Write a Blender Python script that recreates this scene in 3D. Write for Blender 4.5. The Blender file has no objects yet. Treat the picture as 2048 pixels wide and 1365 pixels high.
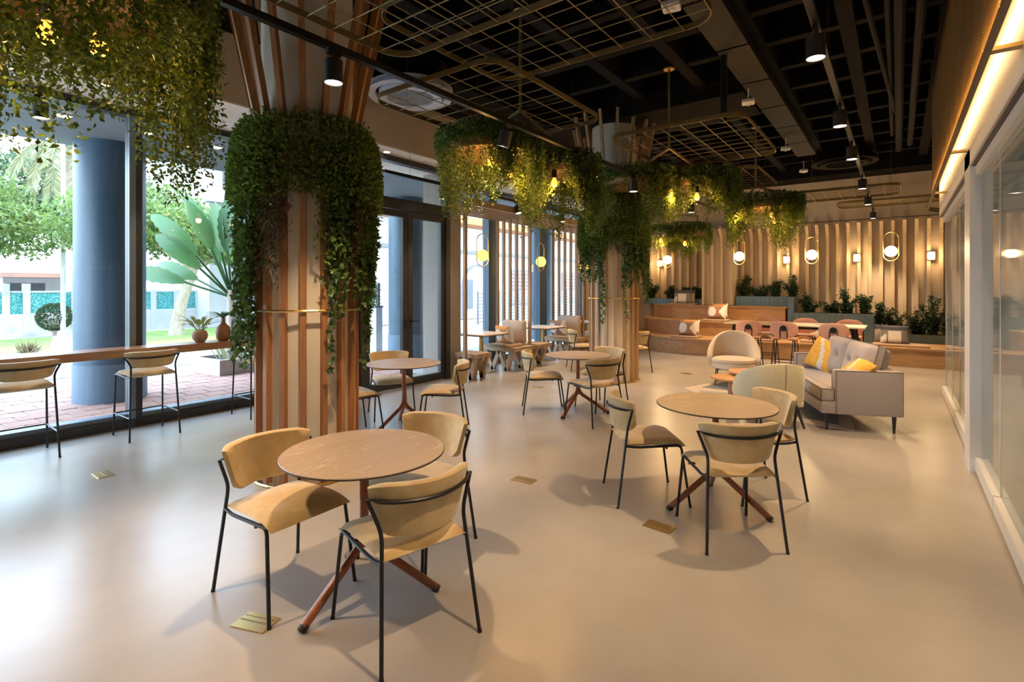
import bpy, bmesh, math, random
import numpy as np
from mathutils import Vector, Matrix
R=math.radians; PI=math.pi
random.seed(7); rng=np.random.default_rng(11)
S=bpy.context.scene; C=S.collection
# ---------------------------------------------------------------- camera
FPX=1042.0; YAW=math.atan(771/FPX)
cam=bpy.data.cameras.new('camera'); camo=bpy.data.objects.new('camera',cam); C.objects.link(camo)
cam.sensor_fit='HORIZONTAL'; cam.sensor_width=36.0; cam.lens=36.0*FPX/2048
cam.shift_x=0.0; cam.shift_y=-(682.5-575)/2048
cam.clip_start=.05; cam.clip_end=300
camo.location=(0,0,1.6); camo.rotation_euler=(PI/2,0,YAW)
S.camera=camo
# ---------------------------------------------------------------- world, sun, exposure
w=bpy.data.worlds.new('sky'); S.world=w; w.use_nodes=True
nt=w.node_tree; nt.nodes.clear()
bg=nt.nodes.new('ShaderNodeBackground'); wo=nt.nodes.new('ShaderNodeOutputWorld')
tc=nt.nodes.new('ShaderNodeTexCoord'); sp=nt.nodes.new('ShaderNodeSeparateXYZ'); cr=nt.nodes.new('ShaderNodeValToRGB')
nt.links.new(tc.outputs['Generated'],sp.inputs[0]); nt.links.new(sp.outputs['Z'],cr.inputs[0]); nt.links.new(cr.outputs[0],bg.inputs[0])
cr.color_ramp.elements[0].position=0.0; cr.color_ramp.elements[0].color=(.64,.82,1,1)
cr.color_ramp.elements[1].position=.9; cr.color_ramp.elements[1].color=(.50,.70,1,1)
bg.inputs[1].default_value=9.0
nt.links.new(bg.outputs[0],wo.inputs[0])
sun=bpy.data.lights.new('sun','SUN'); suno=bpy.data.objects.new('sun',sun); C.objects.link(suno)
sun.energy=5.0; sun.angle=R(.6); sun.color=(1,.94,.84); suno.rotation_euler=(R(38),0,R(155))
S.view_settings.view_transform='Standard'; S.view_settings.look='None'; S.view_settings.gamma=1
S.view_settings.use_curve_mapping=False; S.view_settings.exposure=0.62
S.cycles.use_denoising=True; S.cycles.use_adaptive_sampling=True; S.cycles.adaptive_threshold=.03
S.cycles.max_bounces=8; S.cycles.diffuse_bounces=3; S.cycles.glossy_bounces=3; S.cycles.transparent_max_bounces=16
S.cycles.sample_clamp_indirect=6.0
def area_portal(loc,rot,sx,sy):
    l=bpy.data.lights.new('window_portal','AREA'); l.shape='RECTANGLE'; l.size=sx; l.size_y=sy; l.cycles.is_portal=True
    o=bpy.data.objects.new('window_portal',l); C.objects.link(o); o.location=loc; o.rotation_euler=rot
# window openings of the street facade (light portals only guide sampling of the sky)
area_portal((-7.25,2.2,1.9),(0,R(-90),0),3.6,5.6)
area_portal((-6.5,5.75,1.9),(0,R(-90),0),3.6,1.8)
area_portal((-7.1,10.1,1.6),(0,R(-90),0),3.1,6.2)
# ---------------------------------------------------------------- materials
MATS={}
def mat(name,col,rough=.5,metal=0.,col2=None,scale=8,bump=0.,bscale=40,detail=3,stretch=(1,1,1),sheen=0,spec=.5,emit=None,es=0,coat=0,ramp=(.35,.65),sss=0,trans=0):
    m=bpy.data.materials.new(name); m.use_nodes=True; n=m.node_tree; b=n.nodes['Principled BSDF']
    b.inputs['Base Color'].default_value=(*col,1); b.inputs['Roughness'].default_value=rough; b.inputs['Metallic'].default_value=metal
    b.inputs['Specular IOR Level'].default_value=spec
    if sheen: b.inputs['Sheen Weight'].default_value=sheen; b.inputs['Sheen Roughness'].default_value=.4
    if coat: b.inputs['Coat Weight'].default_value=coat; b.inputs['Coat Roughness'].default_value=.15
    if emit: b.inputs['Emission Color'].default_value=(*emit,1); b.inputs['Emission Strength'].default_value=es
    if col2 or bump:
        t=n.nodes.new('ShaderNodeTexCoord'); mp=n.nodes.new('ShaderNodeMapping'); mp.inputs['Scale'].default_value=stretch
        n.links.new(t.outputs['Object'],mp.inputs[0])
    if col2:
        nz=n.nodes.new('ShaderNodeTexNoise'); nz.inputs['Scale'].default_value=scale; nz.inputs['Detail'].default_value=detail
        r=n.nodes.new('ShaderNodeValToRGB'); r.color_ramp.elements[0].color=(*col,1); r.color_ramp.elements[1].color=(*col2,1)
        r.color_ramp.elements[0].position=ramp[0]; r.color_ramp.elements[1].position=ramp[1]
        n.links.new(mp.outputs[0],nz.inputs[0]); n.links.new(nz.outputs[0],r.inputs[0]); n.links.new(r.outputs[0],b.inputs['Base Color'])
    if bump:
        nb=n.nodes.new('ShaderNodeTexNoise'); nb.inputs['Scale'].default_value=bscale; nb.inputs['Detail'].default_value=4
        bp=n.nodes.new('ShaderNodeBump'); bp.inputs['Strength'].default_value=bump; bp.inputs['Distance'].default_value=.01
        n.links.new(mp.outputs[0],nb.inputs[0]); n.links.new(nb.outputs[0],bp.inputs['Height']); n.links.new(bp.outputs[0],b.inputs['Normal'])
    MATS[name]=m; return m
def leafmat(name,cols,rough=.5,tl=.35):
    m=bpy.data.materials.new(name); m.use_nodes=True; n=m.node_tree; b=n.nodes['Principled BSDF']; out=n.nodes['Material Output']
    g=n.nodes.new('ShaderNodeNewGeometry'); r=n.nodes.new('ShaderNodeValToRGB')
    el=r.color_ramp.elements
    while len(el)<len(cols): el.new(.5)
    for i,c in enumerate(cols): el[i].position=i/(len(cols)-1); el[i].color=(*c,1)
    n.links.new(g.outputs['Random Per Island'],r.inputs[0]); n.links.new(r.outputs[0],b.inputs['Base Color']); b.inputs['Roughness'].default_value=rough
    t=n.nodes.new('ShaderNodeBsdfTranslucent'); mx=n.nodes.new('ShaderNodeMixShader'); mx.inputs[0].default_value=tl
    n.links.new(r.outputs[0],t.inputs[0]); n.links.new(b.outputs[0],mx.inputs[1]); n.links.new(t.outputs[0],mx.inputs[2]); n.links.new(mx.outputs[0],out.inputs[0])
    MATS[name]=m; return m
def glassmat(name,tint=(1,1,1),ior=1.5,rough=0.,haze=0.):
    m=bpy.data.materials.new(name); m.use_nodes=True; n=m.node_tree; n.nodes.clear()
    out=n.nodes.new('ShaderNodeOutputMaterial'); mx=n.nodes.new('ShaderNodeMixShader'); f=n.nodes.new('ShaderNodeFresnel'); f.inputs[0].default_value=ior
    t=n.nodes.new('ShaderNodeBsdfTransparent'); t.inputs[0].default_value=(*tint,1); g=n.nodes.new('ShaderNodeBsdfGlossy'); g.inputs['Roughness'].default_value=rough
    ge=n.nodes.new('ShaderNodeNewGeometry'); iv=n.nodes.new('ShaderNodeMath'); iv.operation='SUBTRACT'; iv.inputs[0].default_value=1; ml=n.nodes.new('ShaderNodeMath'); ml.operation='MULTIPLY'
    n.links.new(ge.outputs['Backfacing'],iv.inputs[1]); n.links.new(f.outputs[0],ml.inputs[0]); n.links.new(iv.outputs[0],ml.inputs[1])
    n.links.new(ml.outputs[0],mx.inputs[0]); n.links.new(t.outputs[0],mx.inputs[1]); n.links.new(g.outputs[0],mx.inputs[2]); n.links.new(mx.outputs[0],out.inputs[0])
    if haze:  # whitish haze of the glass, mixed in as pale diffuse colour
        df=n.nodes.new('ShaderNodeBsdfDiffuse'); df.inputs[0].default_value=(.74,.80,.78,1); m2=n.nodes.new('ShaderNodeMixShader'); m2.inputs[0].default_value=haze
        n.links.new(mx.outputs[0],m2.inputs[1]); n.links.new(df.outputs[0],m2.inputs[2]); n.links.new(m2.outputs[0],out.inputs[0])
    MATS[name]=m; return m
def emitmat(name,col,s):
    m=bpy.data.materials.new(name); m.use_nodes=True; n=m.node_tree; n.nodes.clear()
    out=n.nodes.new('ShaderNodeOutputMaterial'); e=n.nodes.new('ShaderNodeEmission'); e.inputs[0].default_value=(*col,1); e.inputs[1].default_value=s
    n.links.new(e.outputs[0],out.inputs[0]); MATS[name]=m; return m
# microcement floor: two layers of cloudy tone plus varying gloss
def floormat():
    m=mat('floor',(.52,.44,.36),.22,spec=.5); n=m.node_tree; b=n.nodes['Principled BSDF']
    t=n.nodes.new('ShaderNodeTexCoord')
    n1=n.nodes.new('ShaderNodeTexNoise'); n1.inputs['Scale'].default_value=1.1; n1.inputs['Detail'].default_value=6; n1.inputs['Roughness'].default_value=.55
    r=n.nodes.new('ShaderNodeValToRGB'); r.color_ramp.elements[0].position=.3; r.color_ramp.elements[1].position=.7
    r.color_ramp.elements[0].color=(.39,.35,.315,1); r.color_ramp.elements[1].color=(.47,.43,.39,1)
    n2=n.nodes.new('ShaderNodeTexNoise'); n2.inputs['Scale'].default_value=2.2; n2.inputs['Detail'].default_value=6
    bp=n.nodes.new('ShaderNodeBump'); bp.inputs['Strength'].default_value=.12; bp.inputs['Distance'].default_value=.02
    for q in(n1,n2): n.links.new(t.outputs['Object'],q.inputs[0])
    n.links.new(n1.outputs[0],r.inputs[0]); n.links.new(r.outputs[0],b.inputs['Base Color']); b.inputs['Roughness'].default_value=.27
    n.links.new(n2.outputs[0],bp.inputs['Height']); n.links.new(bp.outputs[0],b.inputs['Normal'])
floormat()
def tabletop():
    m=mat('table_laminate',(.42,.31,.22),.42); n=m.node_tree; b=n.nodes['Principled BSDF']
    t=n.nodes.new('ShaderNodeTexCoord'); mp=n.nodes.new('ShaderNodeMapping'); mp.inputs['Rotation'].default_value=(0,0,R(-35)); mp.inputs['Scale'].default_value=(.7,2.6,1)
    nz=n.nodes.new('ShaderNodeTexNoise'); nz.inputs['Scale'].default_value=2.4; nz.inputs['Detail'].default_value=3
    r=n.nodes.new('ShaderNodeValToRGB'); e=r.color_ramp.elements; e[0].position=.0; e[0].color=(.44,.33,.235,1); e[1].position=1; e[1].color=(.40,.295,.205,1)
    for p,c in((.494,(.43,.32,.225,1)),(.5,(.60,.50,.40,1)),(.506,(.42,.31,.22,1)),(.60,(.42,.31,.22,1)),(.604,(.52,.42,.33,1)),(.608,(.41,.30,.21,1))):
        q=e.new(p); q.color=c
    n.links.new(t.outputs['Object'],mp.inputs[0]); n.links.new(mp.outputs[0],nz.inputs[0]); n.links.new(nz.outputs[0],r.inputs[0]); n.links.new(r.outputs[0],b.inputs['Base Color'])
tabletop()
mat('black_metal',(.014,.014,.015),.4,.0,spec=.4)
mat('frame_dark',(.035,.036,.04),.45)
mat('frame_blue',(.085,.135,.19),.5)
mat('sill_blue',(.16,.22,.29),.4)
mat('black_paint',(.003,.003,.003),.9,col2=(.0045,.004,.004),scale=3,spec=.2)
mat('rib_paint',(.0045,.004,.0038),.85,col2=(.0065,.006,.0056),scale=5,spec=.2)
mat('duct_paint',(.0045,.0042,.004),.7,spec=.25)
mat('beige_wall',(.56,.46,.35),.85,col2=(.60,.50,.38),scale=2)
mat('cream_wall',(.72,.66,.58),.8)
mat('pier_grey',(.30,.265,.23),.8)
mat('wood',(.42,.195,.078),.5,col2=(.32,.14,.055),scale=6,stretch=(6,6,.5),detail=5)
mat('wood_lit',(.50,.33,.175),.5,col2=(.42,.26,.13),scale=6,stretch=(6,6,.5),detail=5)  # paler timber copy with the light on the far column in its colour
mat('wood_grey',(.40,.27,.17),.55,col2=(.33,.215,.13),scale=6,stretch=(6,6,.5),detail=5)
mat('oak',(.50,.30,.145),.5,col2=(.40,.225,.10),scale=5,stretch=(.6,5,5),detail=5)
mat('slat_oak',(.62,.47,.31),.6,col2=(.55,.40,.25),scale=4,stretch=(5,5,.5),detail=4)
mat('bench_wood',(.50,.37,.25),.55,col2=(.42,.30,.19),scale=6,stretch=(5,.7,5),detail=5)
mat('counter_wood',(.42,.205,.085),.35,col2=(.33,.15,.06),scale=5,stretch=(6,.5,6),detail=5,coat=.4)
mat('velvet',(.57,.40,.185),.75,col2=(.65,.49,.265),scale=14,sheen=.5,detail=6,bump=.05,bscale=300)
mat('velvet_back',(.50,.40,.265),.8,col2=(.54,.44,.30),scale=20,sheen=.3)
mat('table_edge',(.05,.035,.03),.5)
mat('table_leg',(.30,.085,.03),.32,col2=(.25,.07,.025),scale=12,coat=.3)
mat('foot_cap',(.03,.02,.018),.6)
mat('brass',(.72,.50,.20),.28,1.0)
mat('brass_dark',(.40,.29,.13),.38,1.0)
mat('gold_wire',(.27,.20,.09),.45,.5)
mat('lamp_body',(.02,.02,.022),.45)
mat('white_paint',(.82,.80,.77),.45)
mat('white_satin',(.80,.79,.78),.35)
mat('trim_brown',(.17,.11,.065),.55)
mat('terracotta',(.40,.25,.17),.75,col2=(.34,.20,.13),scale=10)
mat('brown_vase',(.27,.12,.05),.55,col2=(.32,.15,.06),scale=8)
mat('sofa_fabric',(.40,.345,.325),.9,col2=(.45,.395,.375),scale=60,sheen=.3,bump=.08,bscale=500)
mat('piping',(.17,.14,.13),.9)
mat('dark_leg',(.035,.03,.035),.4)
mat('cream_fabric',(.74,.60,.44),.9,col2=(.79,.66,.50),scale=40,sheen=.3,bump=.06,bscale=400)
mat('pale_yellow_fabric',(.68,.61,.40),.9,col2=(.73,.66,.45),scale=40,sheen=.3,bump=.06,bscale=400)
mat('yellow_fabric',(.85,.42,.05),.85,col2=(.90,.50,.09),scale=20)
mat('white_fabric',(.80,.77,.72),.9,bump=.05,bscale=200)
mat('pink_shell',(.62,.33,.24),.6,col2=(.66,.37,.27),scale=5)
mat('pale_top',(.74,.63,.52),.35)
mat('coffee_wood',(.60,.31,.14),.4,col2=(.53,.26,.11),scale=5,stretch=(1,6,1))
mat('pink_post',(.50,.24,.15),.5)
mat('cushion_tan',(.37,.25,.165),.85,col2=(.41,.28,.19),scale=20)
mat('upholstery',(.50,.37,.27),.8,col2=(.55,.41,.31),scale=20)
mat('blue_tile',(.10,.165,.20),.3,col2=(.13,.205,.24),scale=3)
mat('soil',(.03,.022,.015),.95)
mat('perf_tray',(.22,.13,.055),.5,.4,bump=.5,bscale=90)
mat('grout',(.33,.30,.28),.9)
mat('brick_red',(.34,.17,.125),.85,col2=(.40,.24,.19),scale=3)
mat('asphalt',(.20,.215,.23),.85,col2=(.25,.26,.27),scale=4)
mat('pave_light',(.40,.38,.35),.9,col2=(.46,.43,.40),scale=3)
mat('grass',(.13,.20,.035),.95,col2=(.19,.27,.06),scale=3,bump=.3,bscale=60)
mat('ext_white',(.42,.41,.40),.8,col2=(.37,.365,.355),scale=2)
mat('ext_grey',(.12,.12,.125),.8)
mat('teal',(.012,.19,.20),.6,col2=(.16,.38,.37),scale=26,detail=1,ramp=(.52,.58))
mat('column_blue',(.028,.065,.105),.45,col2=(.036,.08,.125),scale=1.5)
mat('soffit',(.135,.15,.17),.8)
mat('salmon',(.27,.145,.105),.85)
mat('bark',(.36,.29,.22),.9,col2=(.25,.19,.14),scale=8,stretch=(3,3,.7))
mat('concrete',(.34,.31,.28),.9,col2=(.42,.39,.35),scale=5)
mat('orange_paint',(.30,.10,.02),.7)
mat('shutter',(.07,.08,.09),.6)
mat('diffuser_white',(.62,.66,.74),.5)
mat('rug_grey',(.30,.30,.31),1,col2=(.37,.36,.36),scale=30,bump=.4,bscale=300)
mat('rug_beige',(.52,.44,.38),1,col2=(.58,.50,.44),scale=30,bump=.4,bscale=300)
mat('rug_blue',(.14,.165,.20),1,col2=(.19,.21,.24),scale=30,bump=.4,bscale=300)
mat('print_white',(.76,.72,.66),.9); mat('print_brown',(.34,.17,.10),.9); mat('print_orange',(.62,.25,.07),.9); mat('print_grey',(.22,.21,.22),.9); mat('print_tan',(.45,.36,.29),.9); mat('print_navy',(.07,.075,.11),.9)
leafmat('leaf_fine',[(.05,.095,.012),(.10,.155,.018),(.18,.235,.03),(.075,.12,.014)])
leafmat('leaf_dark',[(.055,.105,.018),(.10,.165,.028),(.18,.255,.042),(.07,.125,.022)],tl=.25)
leafmat('leaf_crown_lit',[(.085,.15,.022),(.15,.23,.036),(.25,.34,.055),(.11,.18,.028)],tl=.3)  # paler leaf copy: spotlight on the column cap is put into the colour
leafmat('leaf_ivy',[(.04,.085,.02),(.08,.15,.03),(.13,.21,.045),(.06,.11,.025)],rough=.4,tl=.25)
leafmat('leaf_dry',[(.13,.085,.04),(.17,.12,.06),(.10,.085,.03),(.20,.15,.08)],tl=.25)
leafmat('leaf_shrub',[(.012,.035,.015),(.025,.06,.02),(.05,.095,.035),(.02,.05,.02)],rough=.4,tl=.2)
leafmat('leaf_tree',[(.065,.115,.025),(.105,.165,.037),(.17,.23,.057),(.08,.13,.033)],tl=.45)
leafmat('leaf_tree_dark',[(.035,.07,.03),(.06,.10,.038),(.10,.145,.05),(.045,.085,.035)],tl=.35)
leafmat('leaf_banana',[(.035,.10,.03),(.06,.14,.045),(.09,.18,.065)],rough=.35,tl=.4)
leafmat('leaf_palm',[(.17,.19,.09),(.23,.24,.12),(.32,.27,.13)],tl=.4)
leafmat('leaf_pot',[(.09,.16,.03),(.20,.26,.06),(.28,.18,.10)],rough=.35,tl=.35)
glassmat('window_glass',(.97,.985,.98),1.45)
glassmat('partition_glass',(.90,.95,.95),1.65,.04,.14)
emitmat('lamp_warm',(1,.80,.55),9.0)
emitmat('lamp_globe',(1,.76,.42),4.5)
emitmat('lamp_globe_amber',(1,.60,.16),1.3)
emitmat('filament',(1,.42,.07),26.0)
emitmat('sconce_glow',(1,.80,.52),6.0)
emitmat('led_strip',(1,.62,.25),34.0)
emitmat('downlight_glow',(1,.74,.40),5.0)
mat('bulb_glass',(1,.45,.12),.2,emit=(1,.34,.04),es=2.2)
def meshpanel():
    # horizontal ribbed metal curtain: fine grooves drawn as dark stripes in the flat colour
    m=mat('ribbed_gold',(.46,.34,.18),.45,.25); n=m.node_tree; b=n.nodes['Principled BSDF']
    t=n.nodes.new('ShaderNodeTexCoord'); s=n.nodes.new('ShaderNodeSeparateXYZ'); ml=n.nodes.new('ShaderNodeMath'); ml.operation='MULTIPLY'; ml.inputs[1].default_value=46
    fr=n.nodes.new('ShaderNodeMath'); fr.operation='FRACT'; r=n.nodes.new('ShaderNodeValToRGB'); e=r.color_ramp.elements
    e[0].position=.26; e[0].color=(.05,.03,.015,1); e[1].position=.40; e[1].color=(.58,.43,.22,1)
    n.links.new(t.outputs['Object'],s.inputs[0]); n.links.new(s.outputs['Z'],ml.inputs[0]); n.links.new(ml.outputs[0],fr.inputs[0]); n.links.new(fr.outputs[0],r.inputs[0]); n.links.new(r.outputs[0],b.inputs['Base Color'])
    tr=n.nodes.new('ShaderNodeBsdfTranslucent'); mx=n.nodes.new('ShaderNodeMixShader'); mx.inputs[0].default_value=.5; out=n.nodes['Material Output']
    n.links.new(r.outputs[0],tr.inputs[0]); n.links.new(b.outputs[0],mx.inputs[1]); n.links.new(tr.outputs[0],mx.inputs[2]); n.links.new(mx.outputs[0],out.inputs[0])
meshpanel()
def perfmat():
    m=mat('perforated_tray',(.05,.043,.04),.7); n=m.node_tree; b=n.nodes['Principled BSDF']
    t=n.nodes.new('ShaderNodeTexCoord'); v=n.nodes.new('ShaderNodeTexVoronoi'); v.inputs['Scale'].default_value=28; v.inputs['Randomness'].default_value=0
    r=n.nodes.new('ShaderNodeValToRGB'); e=r.color_ramp.elements; e[0].position=.26; e[0].color=(.006,.006,.006,1); e[1].position=.34; e[1].color=(.012,.0105,.0095,1)
    n.links.new(t.outputs['Object'],v.inputs['Vector']); n.links.new(v.outputs['Distance'],r.inputs[0]); n.links.new(r.outputs[0],b.inputs['Base Color'])
perfmat()
# ---------------------------------------------------------------- mesh helpers
class MB:
    def __init__(s): s.v=[]; s.f=[]; s.m=[]; s.k=0
    def add(s,vs,fs):
        b=len(s.v); s.v+= [tuple(p) for p in vs]; s.f+=[tuple(b+i for i in f) for f in fs]; s.m+=[s.k]*len(fs); return s
    def box(s,x0,x1,y0,y1,z0,z1):
        return s.add([(x0,y0,z0),(x1,y0,z0),(x1,y1,z0),(x0,y1,z0),(x0,y0,z1),(x1,y0,z1),(x1,y1,z1),(x0,y1,z1)],
            [(0,3,2,1),(4,5,6,7),(0,1,5,4),(1,2,6,5),(2,3,7,6),(3,0,4,7)])
    def bar(s,a,b,w,h,up=(0,0,1)):
        a=Vector(a); b=Vector(b); d=(b-a).normalized(); u=Vector(up)
        if abs(d.dot(u))>.98: u=Vector((0,1,0))
        x=d.cross(u).normalized(); u=x.cross(d).normalized()
        vs=[]
        for p in(a,b):
            for i,j in((-1,-1),(1,-1),(1,1),(-1,1)): vs.append(p+x*(w/2*i)+u*(h/2*j))
        return s.add(vs,[(0,1,2,3),(7,6,5,4),(0,4,5,1),(1,5,6,2),(2,6,7,3),(3,7,4,0)])
    def tube(s,pts,r,n=6,closed=False,caps=True):
        pts=[Vector(p) for p in pts]; N=len(pts); rs=r if isinstance(r,(list,tuple)) else [r]*N
        prev=None; vs=[]
        for i,p in enumerate(pts):
            if closed: t=(pts[(i+1)%N]-pts[i-1])
            else: t=pts[min(i+1,N-1)]-pts[max(i-1,0)]
            t.normalize()
            if prev is None:
                u=Vector((0,0,1)) if abs(t.z)<.9 else Vector((1,0,0))
                x=t.cross(u).normalized()
            else: x=(prev-t*prev.dot(t)).normalized()
            prev=x; y=t.cross(x)
            for k in range(n):
                a=2*PI*k/n; vs.append(p+(x*math.cos(a)+y*math.sin(a))*rs[i])
        fs=[]
        for i in range(N if closed else N-1):
            j=(i+1)%N
            for k in range(n): fs.append((i*n+k,i*n+(k+1)%n,j*n+(k+1)%n,j*n+k))
        if caps and not closed: fs+= [tuple(range(n-1,-1,-1)),tuple(range((N-1)*n,N*n))]
        return s.add(vs,fs)
    def lathe(s,prof,n=24,c=(0,0,0),caps=True):
        vs=[]; fs=[]; M=len(prof)
        for r,z in prof:
            for k in range(n):
                a=2*PI*k/n; vs.append((c[0]+r*math.cos(a),c[1]+r*math.sin(a),c[2]+z))
        for i in range(M-1):
            for k in range(n): fs.append((i*n+k,i*n+(k+1)%n,(i+1)*n+(k+1)%n,(i+1)*n+k))
        if caps: fs+=[tuple(range(n-1,-1,-1)),tuple(range((M-1)*n,M*n))]
        return s.add(vs,fs)
    def prism(s,poly,z0,z1):
        n=len(poly); vs=[(x,y,z0) for x,y in poly]+[(x,y,z1) for x,y in poly]
        return s.add(vs,[tuple(range(n-1,-1,-1)),tuple(range(n,2*n))]+[(i,(i+1)%n,n+(i+1)%n,n+i) for i in range(n)])
    def grid(s,fn,nu,nv,cu=False):
        vs=[fn(i/(nu if cu else nu-1),j/(nv-1)) for j in range(nv) for i in range(nu)]
        fs=[(j*nu+i,j*nu+(i+1)%nu,(j+1)*nu+(i+1)%nu,(j+1)*nu+i) for j in range(nv-1) for i in range(nu if cu else nu-1)]
        return s.add(vs,fs)
    def rbox(s,c,size,r=.03,n=3):
        # rounded box from a subdivided cube
        hx,hy,hz=[q/2 for q in size]; r=min(r,hx,hy,hz); vs=[]; fs=[]
        def seq(h):
            a=[-h+r-r*math.cos(PI/2*i/n) for i in range(n+1)]; return a+[-q for q in reversed(a)]
        def pt(x,y,z):
            q=Vector((x,y,z)); cl=Vector((max(-hx+r,min(hx-r,x)),max(-hy+r,min(hy-r,y)),max(-hz+r,min(hz-r,z))))
            d=q-cl
            if d.length>1e-9: d=d.normalized()*r
            p=cl+d; return (c[0]+p.x,c[1]+p.y,c[2]+p.z)
        X,Y,Z=seq(hx),seq(hy),seq(hz)
        for ax,(A,B,h) in enumerate(((X,Y,hz),(Y,Z,hx),(Z,X,hy))):
            for sg in(-1,1):
                b=len(vs)
                for q in B:
                    for p in A:
                        t=(p,q,sg*h) if ax==0 else ((sg*h,p,q) if ax==1 else (q,sg*h,p))
                        vs.append(pt(*t))
                na=len(A)
                for j in range(len(B)-1):
                    for i in range(na-1):
                        f=(b+j*na+i,b+j*na+i+1,b+(j+1)*na+i+1,b+(j+1)*na+i)
                        fs.append(f if sg>0 else f[::-1])
        return s.add(vs,fs)
    def xf(s,M,i0=0):
        for i in range(i0,len(s.v)): s.v[i]=tuple(M@Vector(s.v[i]))
        return s
    def mesh(s,name,mats,smooth=False,merge=False):
        me=bpy.data.meshes.new(name); me.from_pydata(s.v,[],s.f)
        for q in (mats if isinstance(mats,(list,tuple)) else [mats]): me.materials.append(MATS[q])
        if any(s.m): me.polygons.foreach_set('material_index',s.m)
        if merge or smooth:
            bm=bmesh.new(); bm.from_mesh(me)
            bmesh.ops.remove_doubles(bm,verts=bm.verts,dist=1e-5); bmesh.ops.recalc_face_normals(bm,faces=bm.faces); bm.to_mesh(me); bm.free()
        if smooth:
            me.shade_smooth()
            me.set_sharp_from_angle(angle=R(45))
        me.update(); return me
    def build(s,name,mats,parent=None,smooth=False,loc=None,**k):
        o=bpy.data.objects.new(name,s.mesh(name,mats,smooth)); C.objects.link(o)
        if parent: o.parent=parent
        if loc is not None: o.location=loc
        for a,b in k.items(): o[a]=b
        return o
def tag(o,label=None,cat=None,group=None,kind=None):
    if label: o['label']=label
    if cat: o['category']=cat
    if group: o['group']=group
    if kind: o['kind']=kind
    return o
def thing(name,label,cat,loc=(0,0,0),rz=0,group=None):
    o=bpy.data.objects.new(name,None); C.objects.link(o); o.location=loc; o.rotation_euler=(0,0,rz); o.empty_display_size=.1
    return tag(o,label,cat,group)
def struct(o): o['kind']='structure'; return o
def link(name,me,parent=None,loc=(0,0,0),rot=(0,0,0),sc=(1,1,1)):
    o=bpy.data.objects.new(name,me); C.objects.link(o); o.parent=parent; o.location=loc; o.rotation_euler=rot; o.scale=sc; return o
KIDS={}
def kids(o): return [q for q in C.objects if q.parent==o]
def copy_tree(o,parent=None):
    c=o.copy(); C.objects.link(c)
    if parent: c.parent=parent
    for ch in o.children: copy_tree(ch,c)
    return c
def place(proto,first,label,loc,rz,group=None):
    o=proto if first else copy_tree(proto)
    o.location=loc; o.rotation_euler=(0,0,rz); o['label']=label
    if group: o['group']=group
    return o
def bez(p,n=8):
    # smooth polyline through points (Catmull-Rom)
    P=[Vector(q) for q in p]; out=[]
    for i in range(len(P)-1):
        a=P[max(i-1,0)]; b=P[i]; c=P[i+1]; d=P[min(i+2,len(P)-1)]
        for k in range(n):
            t=k/n; out.append(.5*((2*b)+(c-a)*t+(2*a-5*b+4*c-d)*t*t+(-a+3*b-3*c+d)*t**3))
    out.append(P[-1]); return out
def fillet(pts,r,n=5):
    P=[Vector(q) for q in pts]; out=[P[0]]
    for i in range(1,len(P)-1):
        a=P[i-1]-P[i]; b=P[i+1]-P[i]; rr=min(r,a.length*.48,b.length*.48)
        s=P[i]+a.normalized()*rr; e=P[i]+b.normalized()*rr
        for k in range(n+1):
            t=k/n; out.append((1-t)**2*s+2*t*(1-t)*P[i]+t*t*e)
    out.append(P[-1]); return out
def leaves(name,P,D,L,W,matn,parent=None,fold=.25,kind='stuff',lobed=False):
    """P base points, D unit directions, L lengths, W widths -> one mesh of small folded leaves"""
    P=np.asarray(P,float); D=np.asarray(D,float); n=len(P); D=D/np.linalg.norm(D,axis=1)[:,None]
    L=np.broadcast_to(np.asarray(L,float),(n,))[:,None]; W=np.broadcast_to(np.asarray(W,float),(n,))[:,None]
    Q=rng.normal(size=(n,3)); Sd=np.cross(D,Q); Sd/=np.linalg.norm(Sd,axis=1)[:,None]; Nn=np.cross(Sd,D)
    if lobed:
        pts=[(0,0,0),(.25,.55,fold),(.45,.30,0),(1,0,-fold*.5),(.45,-.30,0),(.25,-.55,fold)]; k=6
        faces=np.array([[0,3,2,1],[0,5,4,3]])
    else:
        pts=[(0,0,0),(.45,.5,fold),(1,0,0),(.45,-.5,fold)]; k=4
        faces=np.array([[0,2,1],[0,3,2]])
    V=np.empty((n,k,3))
    for i,(a,b,c) in enumerate(pts): V[:,i]=P+D*L*a+Sd*W*b+Nn*W*c
    F=(faces[None]+ (np.arange(n)*k)[:,None,None]).reshape(-1,faces.shape[1])
    me=bpy.data.meshes.new(name); me.vertices.add(n*k); me.vertices.foreach_set('co',V.ravel())
    nf=len(F); fs=faces.shape[1]; me.loops.add(nf*fs); me.loops.foreach_set('vertex_index',F.ravel().astype(np.int32))
    me.polygons.add(nf); me.polygons.foreach_set('loop_start',np.arange(nf,dtype=np.int32)*fs)
    me.materials.append(MATS[matn]); me.update(calc_edges=True); me.validate()
    o=bpy.data.objects.new(name,me); C.objects.link(o)
    if parent: o.parent=parent
    if kind: o['kind']=kind
    return o
def rdir(n,bias=(0,0,0)):
    d=rng.normal(size=(n,3))+np.array(bias); return d/np.linalg.norm(d,axis=1)[:,None]
def lamp(kind,loc,energy,col=(1,.72,.42),rot=(0,0,0),parent=None,name='light',**k):
    l=bpy.data.lights.new(name,kind); l.energy=energy; l.color=col
    for a,b in k.items(): setattr(l,a,b)
    o=bpy.data.objects.new(name,l); C.objects.link(o); o.location=loc; o.rotation_euler=rot
    if parent: o.parent=parent
    return o
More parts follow.
